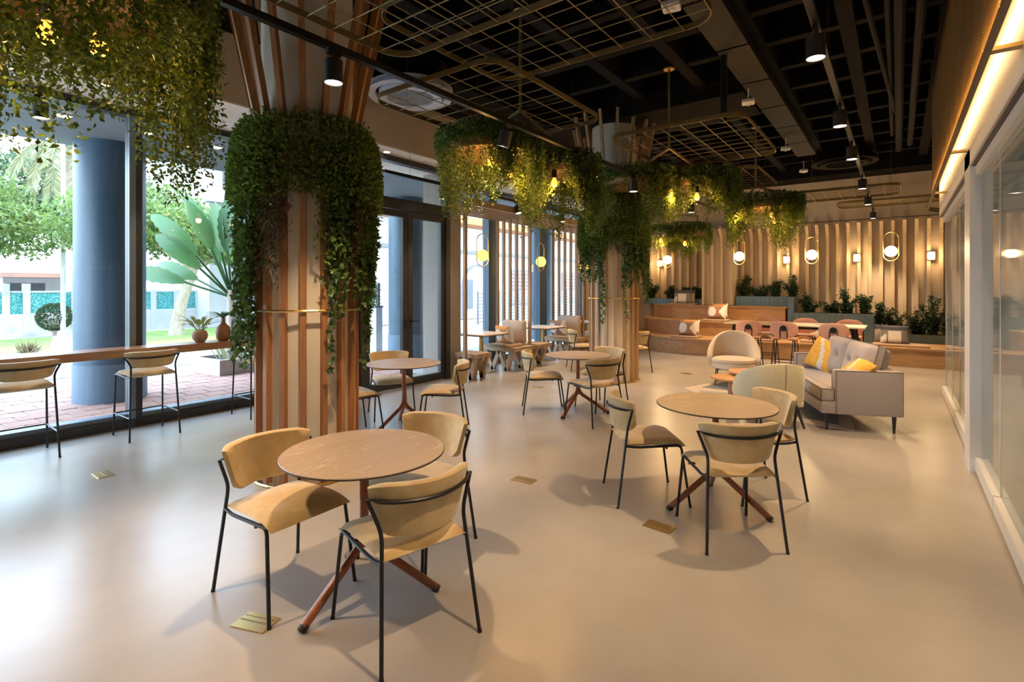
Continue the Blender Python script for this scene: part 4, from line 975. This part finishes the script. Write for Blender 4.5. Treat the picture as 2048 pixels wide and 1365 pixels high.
# ================================================================ TALL TABLE AND PINK STOOLS
tt=thing('tall_table','long pale tall table on black trestle legs','table',(-1.62,11.28,0),R(0))
MB().rbox((0,0,.885),(2.35,.78,.03),.008,2).build('table_top','pale_top',tt)
for sx in(-1,1):
    for sy in(-1,1): MB().bar((sx*.98,sy*.30,.87),(sx*1.10,sy*.34,0),.07,.05).build('leg','black_metal',tt)
    MB().bar((sx*.98,-.30,.845),(sx*.98,.30,.845),.05,.05).build('cross_rail','black_metal',tt)
MB().box(-.98,.98,-.03,.03,.80,.87).build('long_rail','black_metal',tt)
for x in(-.25,.55): MB().box(x-.18,x+.18,-.06,.06,.900,.903).build('cable_flap','black_metal',tt)
def make_pink():
    t=thing('pink_stool','pink','bar stool')
    MB().rbox((0,0,.655),(.42,.40,.028),.014,3).build('seat','pink_shell',t,smooth=True)
    def bk(i,j):
        a=2*PI*i; r=j; x=.23*r*math.cos(a); z=.145*r*math.sin(a)*(1 if True else 1)
        return (x*(1+.0*z),-.20+.05*(x/.23)**2-.02*z,.82+z)
    b=MB(); 
    n=28; rings=[0.001,.35,.7,.93,1.0]
    for sgn,off in((1,.012),(-1,-.012)):
        vs=[]; 
        for r in rings:
            for k in range(n):
                a=2*PI*k/n; ca,sa=math.cos(a),math.sin(a); x=.235*r*math.copysign(abs(ca)**.8,ca); z=.15*r*math.copysign(abs(sa)**.8,sa)
                vs.append((x,-.20+.06*(x/.235)**2-.05*z+off*(1 if r<.99 else .5),.825+z))
        fs=[(i*n+k,i*n+(k+1)%n,(i+1)*n+(k+1)%n,(i+1)*n+k) for i in range(len(rings)-1) for k in range(n)]
        b.add(vs,fs)
    k0=len(rings)*n; o=(len(rings)-1)*n
    b.add([],[]); b.f+=[(o+k,o+(k+1)%n,k0+o+(k+1)%n,k0+o+k) for k in range(n)]; b.m+=[0]*n
    b.build('backrest','pink_shell',t,smooth=True)
    MB().tube(fillet([(-.06,-.185,.64),(-.06,-.225,.80),(-.045,-.235,.875),(0,-.24,.90),(.045,-.235,.875),(.06,-.225,.80),(.06,-.185,.64)],.03,3),.009,6).build('back_bracket','black_metal',t,smooth=True)
    MB().rbox((0,-.228,.84),(.085,.012,.09),.006,2).build('back_plate','black_metal',t)
    for sx in(-1,1):
        for sy in(-1,1): MB().tube(fillet([(sx*.08,sy*.12,.632),(sx*.17,sy*.15,.632),(sx*.215,sy*.21,0)],.05,4),.0095,7).build('leg','black_metal',t,smooth=True)
    for z,k in((.22,.30),): 
        q=[(-.2,-.192),(.2,-.192),(.2,.192),(-.2,.192)]; MB().tube([(x,y,z) for x,y in q],.008,6,closed=True).build('footrest','black_metal',t)
    return t
pk=make_pink(); G5='pink shell bar stools at the tall table'
for i,(x,y,rz,lab) in enumerate(((-2.30,10.86,R(4),'pink stool at the near side nearest the cream armchair'),(-1.68,10.84,R(0),'middle pink stool on the near side of the tall table'),(-.90,10.84,R(0),'pink stool on the near side in front of the black trestle leg'),(-2.20,11.85,PI,'far side pink stool behind the first near one'),(-1.50,11.85,PI,'middle pink stool on the far side of the tall table'),(-.75,11.85,PI,'far side pink stool nearest the glass partition'))): place(pk,i==0,lab,(x,y,0),rz,G5)
# ================================================================ LOUNGE
rug=thing('rug','angular patterned rug in beige and blue grey under the lounge chairs','rug',(-1.5,8.0,0))
def rp(p): return [(x+1.5,y-8.0) for x,y in p]
MB().prism(rp([(-.38,6.92),(-.62,9.0),(-2.35,9.45),(-2.72,8.25),(-1.55,7.02)]),0,.008).build('rug_base','rug_beige',rug)
MB().prism(rp([(-.55,7.10),(-.72,8.8),(-1.7,9.0),(-1.25,7.9),(-1.12,7.25)]),.008,.012).build('rug_patch','rug_blue',rug)
MB().prism(rp([(-1.05,7.05),(-1.2,7.20),(-1.85,8.3),(-2.45,8.15),(-1.55,7.15)]),.008,.012).build('rug_patch','rug_grey',rug)
MB().prism(rp([(-1.95,8.45),(-2.5,8.45),(-2.3,9.25),(-1.8,9.3)]),.008,.012).build('rug_patch','rug_blue',rug)
sf=thing('sofa','grey two seat sofa with dark piping and tapered legs','sofa',(-.68,6.72,0),R(22))
# local: x = depth (front 0 -> back .82), y = length (0 near arm -> 1.72 far arm)
D,L=.80,1.72
MB().rbox((D/2,L/2,.26),(D,L-.02,.14),.02).build('base','sofa_fabric',sf,smooth=True)
for y,nm in((.07,'near'),(L-.07,'far')):
    a=MB().rbox((D/2+.07,y,.435),(D-.14,.14,.49),.022).build('arm','sofa_fabric',sf,smooth=True)
    MB().tube([(.145,y-.066,.20),(.145,y-.066,.675),(D-.01,y-.066,.675),(D-.01,y-.066,.20)],.005,5).tube([(.145,y+.066,.20),(.145,y+.066,.675),(D-.01,y+.066,.675)],.005,5).build('piping','piping',a)
MB().rbox((D-.07,L/2,.435),(.14,L-.28,.49),.022).build('back','sofa_fabric',sf,smooth=True)
sc=MB().rbox((.40,L/2,.40),(.66,L-.285,.15),.03).rbox((.065,L/2,.40),(.14,L-.02,.15),.03).build('seat_cushion','sofa_fabric',sf,smooth=True)
MB().tube([(.0,.02,.470),(.0,L-.02,.470)],.005,5).tube([(.0,.02,.332),(.0,L-.02,.332)],.005,5).tube([(.0,.015,.335),(.0,.015,.468),(.13,.015,.468)],.005,5).build('piping','piping',sc)
def backcush(y0,y1):
    m=MB(); w_=y1-y0; n=17
    def g(side):
        def q(i,j):
            u=-1+2*i; v=-1+2*j; e=((1-u**6)*(1-v**6))**.4; t=.10*e+.035
            for (a,b) in((-.42,.0),(.42,.0)): t-=side*(-1)*.0+ .05*math.exp(-((u-a)**2+(v-b)**2)/.03)*(side<0)
            return (side*t,w_/2*u,.24*v)
        return q
    m.grid(g(-1),n,n); m.grid(g(1),n,n)
    for k in range(4):
        pass
    # rim
    rim=[]
    for s in(-1,1): pass
    m.xf(Matrix.Translation((.60,(y0+y1)/2,.70))@Matrix.Rotation(R(14),4,'Y')); 
    o=m.build('back_cushion','sofa_fabric',sf,smooth=True)
    bb=MB(); edge=[(-1+2*i/n,-1) for i in range(n)]+[(1,-1+2*i/n) for i in range(n)]+[(1-2*i/n,1) for i in range(n)]+[(-1,1-2*i/n) for i in range(n)]
    bb.add([(s*.036,w_/2*u,.24*v) for u,v in edge for s in(-1,1)],[(2*i,2*i+1,2*((i+1)%len(edge))+1,2*((i+1)%len(edge))) for i in range(len(edge))])
    bb.xf(Matrix.Translation((.60,(y0+y1)/2,.70))@Matrix.Rotation(R(14),4,'Y')); bb.build('border','sofa_fabric',o)
    M=Matrix.Translation((.60,(y0+y1)/2,.70))@Matrix.Rotation(R(14),4,'Y')
    for s in(-1,1): MB().tube([M@Vector((s*.037,w_/2*u,.24*v)) for u,v in edge],.005,5,closed=True).build('piping','piping',o)
backcush(.16,L/2-.005); backcush(L/2+.005,L-.16)
for x,y in((.07,.07),(D-.07,.07),(.07,L-.07),(D-.07,L-.07)): MB().lathe([(.012,0),(.024,.19)],10,(x,y,0.0)).build('leg','dark_leg',sf)
def sofap(lx,ly): 
    c,s=math.cos(R(22)),math.sin(R(22)); return (-.68+lx*c-ly*s,6.72+lx*s+ly*c)
x,y=sofap(.36,1.42); pillow('Y',x,y,.475,R(-35),R(-20),'yellow pillow with a white stripe leaning in the far sofa corner',R(16))
x,y=sofap(.26,.30); pillow('Y',x,y,.475,R(-78),R(-48),'yellow pillow with a white stripe behind the near sofa arm',R(6))
# cream barrel armchair
def barrel(w_,d_,z0,zt,zb,th,open_deg,ex=.55,n=36):
    """wraparound back: z falls from zt at the centre back to zb at the ends"""
    vs=[]; fs=[]; A=[R(-90-open_deg+2*open_deg*i/(n-1)) for i in range(n)]
    prof=[(0,0),(0,.5),(0,.93),(.2,1),(.8,1),(1,.93),(1,.5),(1,0)]
    for i,a in enumerate(A):
        q=abs(-1+2*i/(n-1)); top=zb+(zt-zb)*(math.cos(min(1,q)*PI/2)**ex if q<1 else 0)
        e=1
        for o,v in prof:
            rx=w_/2-o*th; ry=d_/2-o*th; fl=1+.05*(v)
            ca,sa=math.cos(a),math.sin(a)
            vs.append((rx*math.copysign(abs(ca)**.9,ca)*fl,ry*math.copysign(abs(sa)**.9,sa)*fl,z0+(top-z0)*v))
    N=len(prof)
    fs=[(i*N+k,i*N+(k+1)%N,(i+1)*N+(k+1)%N,(i+1)*N+k) for i in range(n-1) for k in range(N)]+[tuple(range(N)),tuple((n-1)*N+k for k in reversed(range(N)))]
    return MB().add(vs,fs)
ac=thing('barrel_armchair','cream barrel armchair with thin black legs','armchair',(-2.16,9.02,0),face(.20,-.98))
MB().lathe([(.001,.27),(.30,.27),(.34,.30),(.345,.36),(.33,.375),(.001,.375)],36,caps=False).build('seat_base','cream_fabric',ac,smooth=True)
MB().lathe([(.001,.375),(.32,.375),(.345,.40),(.335,.435),(.25,.455),(.001,.46)],36,caps=False).build('seat_cushion','cream_fabric',ac,smooth=True)
barrel(.77,.72,.33,.87,.44,.08,104,1.0).build('backrest','cream_fabric',ac,smooth=True)
for sx,sy in((-1,-1),(1,-1),(-1,1),(1,1)): MB().tube([(sx*.25,sy*.22,.28),(sx*.27,sy*.24,0)],.009,7).build('leg','black_metal',ac)
MB().tube([(-.25,-.22,.27),(.25,-.22,.27),(.25,.22,.27),(-.25,.22,.27)],.008,6,closed=True).build('leg_frame','black_metal',ac)
ac=thing('tub_armchair','pale yellow armchair seen from behind with dark tapered legs','armchair',(-1.23,6.72,0),face(-.62,.78))
MB().rbox((0,.03,.36),(.60,.56,.15),.05).build('seat_cushion','cream_fabric',ac,smooth=True)
MB().rbox((0,0,.27),(.56,.54,.06),.02).build('seat_base','pale_yellow_fabric',ac,smooth=True)
barrel(.74,.68,.26,.74,.40,.07,104,.45).build('backrest','pale_yellow_fabric',ac,smooth=True)
MB().tube([(.02,-.345+.0,.32),(.02,-.362,.74)],.003,4).build('back_seam','piping',ac)
for sx,sy in((-1,-1),(1,-1),(-1,1),(1,1)): MB().tube([(sx*.22,sy*.20,.25),(sx*.28,sy*.27,0)],[.022,.012],9).build('leg','dark_leg',ac)
for i,(x,y,z,r,lab) in enumerate(((-1.74,7.25,.42,.28,'lower round wooden coffee table by the cream armchair'),(-1.60,7.55,.47,.27,'higher round wooden coffee table behind the lower one'))):
    t=thing('coffee_table',lab,'coffee table',(x,y,0),0,'nesting round coffee tables')
    MB().lathe([(.001,z-.03),(r-.01,z-.03),(r,z-.022),(r,z-.006),(r-.006,z),(.001,z)],40,caps=False).build('table_top','coffee_wood',t,smooth=True)
    MB().lathe([(.065,.012),(.065,z-.03)],20).build('post','pink_post',t,smooth=True); MB().lathe([(.001,.012),(.17,.012),(.17,.022),(.001,.024)],28,caps=False).build('foot','pink_post',t)
# ================================================================ EXTERIOR
g=struct(MB().box(-90,-7.2,-60,90,-.30,-.035).build('ground_outside','pave_light')); tag(g,'pale pavement outside the street windows')
pv=struct(MB().box(-10.75,-7.22,-1.5,8.0,-.035,-.026).build('pavement','grout')); tag(pv,'red tiled pavement strip along the facade')
me=MB().box(.004,.296,.004,.296,-.026,-.016).mesh('tile','brick_red')
for i in range(11):
    for j in range(26):
        o=link('tile',me,pv,(-10.7+i*.313,-1.3+j*.313+(.15 if i%2 else 0),rng.uniform(-.002,.002)))
rd=struct(MB().box(-14.2,-12.0,-50,80,-.034,-.02).build('road','asphalt')); tag(rd,'grey road strip beyond the pavement')
lw=struct(MB().box(-21.5,-14.4,-40,9.6,-.034,.03).build('lawn','grass')); tag(lw,'green lawn across the road')
pa=struct(MB().prism([(-14.4,3.0),(-14.4,3.7),(-21.5,5.2),(-21.5,4.6)],.03,.045).build('path','pave_light')); tag(pa,'pale path crossing the lawn')
ov=struct(MB().box(-9.62,-7.26,-3,16,3.655,4.4).build('roof_overhang','soffit')); tag(ov,'grey soffit overhang outside the windows')
for i,(y,lab) in enumerate(((1.82,'square soffit lamp outside near the picture edge'),(2.66,'square soffit lamp outside beside the mullion'),(3.55,'square soffit lamp outside beside the near column'))):
    t=thing('soffit_lamp',lab,'downlight',(-8.0,y,3.65)); MB().box(-.07,.07,-.07,.07,-.008,.004).build('rim','white_paint',t); MB().box(-.055,.055,-.055,.055,-.012,-.008).build('lens','downlight_glow',t)
for y,lab in((2.62,'blue round street column in front of the bar window'),(8.32,'blue round street column seen through the glass door'),(14.0,'blue round street column seen between the booth screens')):
    t=thing('street_column',lab,'column',(-9.2,y,-.03)); MB().lathe([(.425,.55),(.425,3.72)],48).build('shaft','column_blue',t,smooth=True); MB().lathe([(.44,0),(.44,.55)],48).build('base_sleeve','frame_blue',t,smooth=True)
    MB().lathe([(.428,1.9),(.428,1.905)],48).build('joint','frame_blue',t)
pr_=MB().box(-10.2,-9.72,9.0,10.2,-.03,3.7).build('door_tint_block','column_blue'); tag(pr_,'added blue block that tints the right door leaf blue grey','pier')  # block added outside to give the right door leaf its blue grey look
# planter with bird of paradise palm
t=thing('street_planter','square concrete planter on the red pavement','planter',(-10.4,4.9,-.03),R(4))
for a in((-.5,.5,-.5,-.42),(-.5,.5,.42,.5),(-.5,-.42,-.42,.42),(.42,.5,-.42,.42)): MB().box(*a,0,.30).build('kerb_block','concrete',t)
MB().box(-.42,.42,-.42,.42,0,.24).build('soil','soil',t)
t=thing('banana_palm','tall banana leaved palm in the concrete planter','palm',(-10.4,4.9,.2))
MB().tube([(0,0,0),(.02,0,.6),(0,.02,1.35)],[.11,.09,.10],10).build('trunk','bark',t,smooth=True)
for k in range(20):
    a=R(-32)+(PI/2)*(1 if k%2 else -1)+R((k*53)%90-45)*.6; el=.30+1.2*((k*7)%16)/16 if k%3 else 1.2+.05*k
    d=Vector((math.cos(a)*math.cos(el),math.sin(a)*math.cos(el),math.sin(el))); Ls=.7+.35*((k*5)%7)/7
    p1=Vector((0,0,1.25))+d*Ls; MB().tube([(0,0,1.2),p1],.022,5).build('leaf_stalk','leaf_banana',t)
    broadleaf(p1,d,1.0+.25*((k*3)%5)/5,.33,.9 if el<1 else .35,t,'leaf','leaf_banana',n=14,tear=True,nrm=(.75+.3*math.sin(k*2.1),-.55+.4*math.cos(k*1.7),.35))
for k in range(7):
    a=k*.9; broadleaf((.25*math.cos(a),.25*math.sin(a),.0),(math.cos(a)*.4,math.sin(a)*.4,1),.45,.10,.5,t,'low_leaf','leaf_palm')
# boundary wall with teal panels
bw=thing('boundary_wall','white boundary wall with teal perforated panels across the lawn','wall',(-23.2,0,0))
MB().box(-.1,.1,-6,3.8,0,.72).box(-.1,.1,3.8,14,0,.72).box(-.12,.12,-6,14,-.05,.12).build('wall_base','ext_white',bw)
py=[-1.2,.6,2.2,3.8,4.30,5.55,6.83,7.95,8.75,9.55,10.35,11.2,12.1]
for i,y in enumerate(py):
    MB().box(-.11,.11,y-.09,y+.09,0,1.72 if i in(3,4) else 1.50).build('post','ext_white',bw)
    if i<len(py)-1: MB().box(-.03,.03,y+.09,py[i+1]-.09,.30 if i==3 else .74,1.42).build('panel','teal',bw); MB().box(-.05,.05,y+.09,py[i+1]-.09,1.42,1.48).build('cap_rail','ext_white',bw)
def tree(x,y,label,trunk,crowns,n,matn,lz=.15,zs=1.0,flat=.8):
    t=thing('tree',label,'tree',(x,y,0))
    MB().tube(bez(trunk,4),[.24-.12*i/(4*(len(trunk)-1)) for i in range(4*(len(trunk)-1)+1)],10).build('trunk','bark',t,smooth=True)
    top=Vector(trunk[-1]); ps=[]
    for (cx,cy,cz,rx,rz) in crowns:
        MB().tube([top,top*.4+Vector((cx,cy,cz))*.6,(cx,cy,cz)],[.09,.05,.02],6).build('branch','bark',t)
        m=int(n*rx*rx/sum(c[3]**2 for c in crowns)); d=rdir(m); q=rng.uniform(.35,1,m)**.5
        lump=1+.22*np.sin(d[:,0]*5+cx)*np.cos(d[:,1]*6)+.12*np.sin(d[:,2]*9+d[:,0]*7)
        ps.append(np.c_[cx+d[:,0]*rx*q*lump,cy+d[:,1]*rx*q*lump,cz+d[:,2]*rz*q*lump])
    P=np.concatenate(ps); m=len(P); leaves('crown',P,rdir(m,(0,0,-.2)),rng.uniform(.7,1.4,m)*lz,rng.uniform(.4,.7,m)*lz,matn,t); return t
tree(-19.1,7.2,'leaning street tree on the lawn with a wide pale crown',[(0,0,0),(.15,.1,1.0),(.5,.35,2.2)],[(.6,.4,3.4,2.1,.9),(-.6,1.9,3.3,1.7,.8),(.2,-1.6,3.6,1.8,.9),(1.3,1.6,3.0,1.3,.6),(-1.0,-.2,4.3,1.4,.8)],15000,'leaf_tree')
tree(-22.2,2.2,'spreading tree crown before the boundary wall near the picture edge',[(0,-1,0),(.1,-.9,1.2),(.2,-.6,2.4)],[(0,0,3.6,2.3,.9),(.4,1.6,3.3,1.6,.75),(.2,-1.8,3.9,2.0,1.0),(-.5,.6,4.4,1.6,.8)],14000,'leaf_tree')
tree(-40,7.0,'dark round tree behind the boundary wall',[(0,0,0),(0,0,2),(0,0,4)],[(0,0,7.4,2.4,2.0),(-.5,1.8,6.2,1.9,1.5)],7000,'leaf_tree_dark',.25)
tree(-38,13.1,'round green tree behind the leaning street tree',[(0,0,0),(0,0,2),(0,0,4)],[(0,0,6.6,2.9,2.1),(.5,2.4,5.7,2.2,1.6)],8000,'leaf_tree_dark',.25)
tree(-36,17.0,'pale tree behind the banana leaved palm',[(0,0,0),(0,0,2),(0,0,3.5)],[(0,0,5.4,2.9,1.9),(.3,2.6,4.8,2.2,1.6)],8000,'leaf_tree',.25)
t=thing('palm_tree','date palm with drooping fronds behind the blue column','palm',(-28,6.7,0))
MB().tube([(0,0,0),(0,0,4),(.1,.1,7.6)],[.42,.36,.38],12).build('trunk','bark',t,smooth=True)
ps=[];ds=[]
for k in range(26):
    a=k*2.4; droop=.5+1.3*((k*7)%26)/26; p=np.array([.1,.1,7.7]); d=np.array([math.cos(a),math.sin(a),1.0-droop*.6]); d/=np.linalg.norm(d); L=[p.copy()]
    for s in range(14):
        p=p+d*.22; d=d+np.array([0,0,-.16*droop]); d/=np.linalg.norm(d); L.append(p.copy())
        for sgn in(-1,1):
            sd=np.cross(d,[0,0,1.]); sd/=np.linalg.norm(sd)+1e-6
            for r_ in range(3): ps.append(p+d*.07*r_); ds.append(d*.6+sd*sgn*.8+np.array([0,0,-.25]))
    MB().tube(L,.025,4).build('frond_stalk','leaf_palm',t)
leaves('fronds',np.array(ps),np.array(ds),.55,.07,'leaf_palm',t)
o=MB().tube([(0,0,0),(0,0,4),(0,0,8)],[.075,.065,.05],12).lathe([(.16,0),(.16,.10),(.08,.14)],14).build('street_lamp_pole','ext_white',None,loc=(-22.0,4.98,0)); tag(o,'slim white lamp pole on the lawn','pole')
t=thing('round_bush','round clipped bush before the boundary wall','bush',(-22.4,4.85,0)); MB().tube([(0,0,0),(0,0,.35)],.06,8).build('stem','bark',t)
d=rdir(1800); leaves('foliage',np.c_[d[:,0]*.42,d[:,1]*.42,.62+d[:,2]*.40]*np.array([1,1,1]),d+rng.normal(0,.5,d.shape),.09,.05,'leaf_tree_dark',t)
t=thing('lawn_pot','dark pot with dry grass standing at the road edge','pot',(-13.6,2.55,-.02)); MB().lathe([(.16,0),(.24,.10),(.25,.34),(.22,.36),(.001,.30)],18,caps=False).build('pot','concrete',t,smooth=True)
d=rdir(160,(0,0,1.4)); leaves('dry_grass',np.zeros((160,3))+np.array([0,0,.30])+rng.normal(0,.05,(160,3)),d,.28,.02,'leaf_dry',t)
# buildings
b=thing('canopy_building','low building with a salmon canopy beyond the boundary wall','building',(-34,2,0))
MB().box(-4,0,-20,9,0,2.3).build('wall','ext_white',b); MB().box(0,2.6,-20,9,2.05,2.25).build('canopy','salmon',b); MB().box(-4.2,.2,-20,9,2.3,2.5).build('roof_edge','ext_white',b)
for y in range(-18,9,3): MB().box(2.3,2.5,y-.08,y+.08,0,2.05).build('canopy_post','ext_white',b); MB().box(0,.02,y+.6,y+2.0,.8,1.8).build('window','shutter',b)
b=thing('white_building','bright white building with an arched doorway behind the booths','building',(-17.5,12.0,0))
MB().box(-8,0,0,26,0,9).build('wall','ext_white',b)
def arch(y,w_,h,zb,nm,matn,off=.02):
    p=[(-w_/2,zb),(w_/2,zb)]+[(w_/2*math.cos(R(a)),h+w_/2*math.sin(R(a))) for a in range(0,181,15)]; n=len(p)
    MB().add([(0,y+q,z) for q,z in p]+[(off,y+q,z) for q,z in p],[tuple(range(n,2*n))]+[(i,(i+1)%n,n+(i+1)%n,n+i) for i in range(n)]).build(nm,matn,b)
arch(8.6,2.4,1.6,0,'arch_surround','ext_grey',.03); arch(8.6,2.1,1.6,0,'arch_door','ext_white',.06)
MB().box(.06,.09,7.6,8.2,.5,2.0).build('gate','shutter',b)
MB().box(0,1.2,-.5,26,4.6,4.9).build('eave','orange_paint',b); MB().box(0,.25,0,26,3.3,3.45).build('cornice','ext_grey',b)
for k,y in enumerate((11.5,14,17,20)):
    for z in(.6,5.4):
        f=MB().box(0,.05,y,y+1.7,z,z+2.0).build('window','ext_grey',b)
        for j in range(9): MB().box(.05,.09,y+.05,y+1.65,z+.08+j*.21,z+.20+j*.21).build('louvre','shutter' if z>3 else 'salmon',f)
fc=thing('louvre_fence','low grey louvre fence outside the booth windows','fence',(-14.4,17,0))
for k in range(9): MB().box(0,.05,0,9,.08+k*.15,.16+k*.15).build('slat','ext_grey',fc)
for k in range(7): MB().box(-.04,.02,k*1.49,k*1.49+.06,0,1.45).build('post','ext_grey',fc)
w_=thing('garden_wall','white garden wall with a leafy hedge screen outside the door','wall',(-14.2,8.55,0))
MB().box(0,3.6,0,.2,-.03,1.08).build('wall_base','ext_white',w_); MB().box(0,3.6,-.03,.23,1.08,1.13).build('coping','ext_grey',w_)
for k in range(5): MB().box(.02+k*.88,.08+k*.88,.06,.12,1.13,1.72).build('post','ext_grey',w_)
n=5200; leaves('hedge_screen',np.c_[rng.uniform(0,3.6,n),rng.uniform(.04,.16,n),rng.uniform(1.13,1.68,n)],rdir(n,(0,-.8,0)),.06,.04,'leaf_tree_dark',w_)
b=thing('tall_white_house','white house with dark windows seen through the glass door','building',(-22,9.5,0))
MB().box(-6,0,0,2.2,0,8).build('wall','ext_white',b); MB().box(-.2,.3,-.2,2.3,5.0,5.3).build('eave','ext_white',b)
for y in(.5,1.4):
    for z in(2.6,5.6): MB().box(0,.04,y,y+.45,z,z+1.0).build('window','shutter',b)
o=MB().tube([(0,0,0),(0,0,6)],.05,10).build('street_pole','ext_white',None,loc=(-15.5,9.4,0)); tag(o,'thin white street pole seen through the glass door','pole')
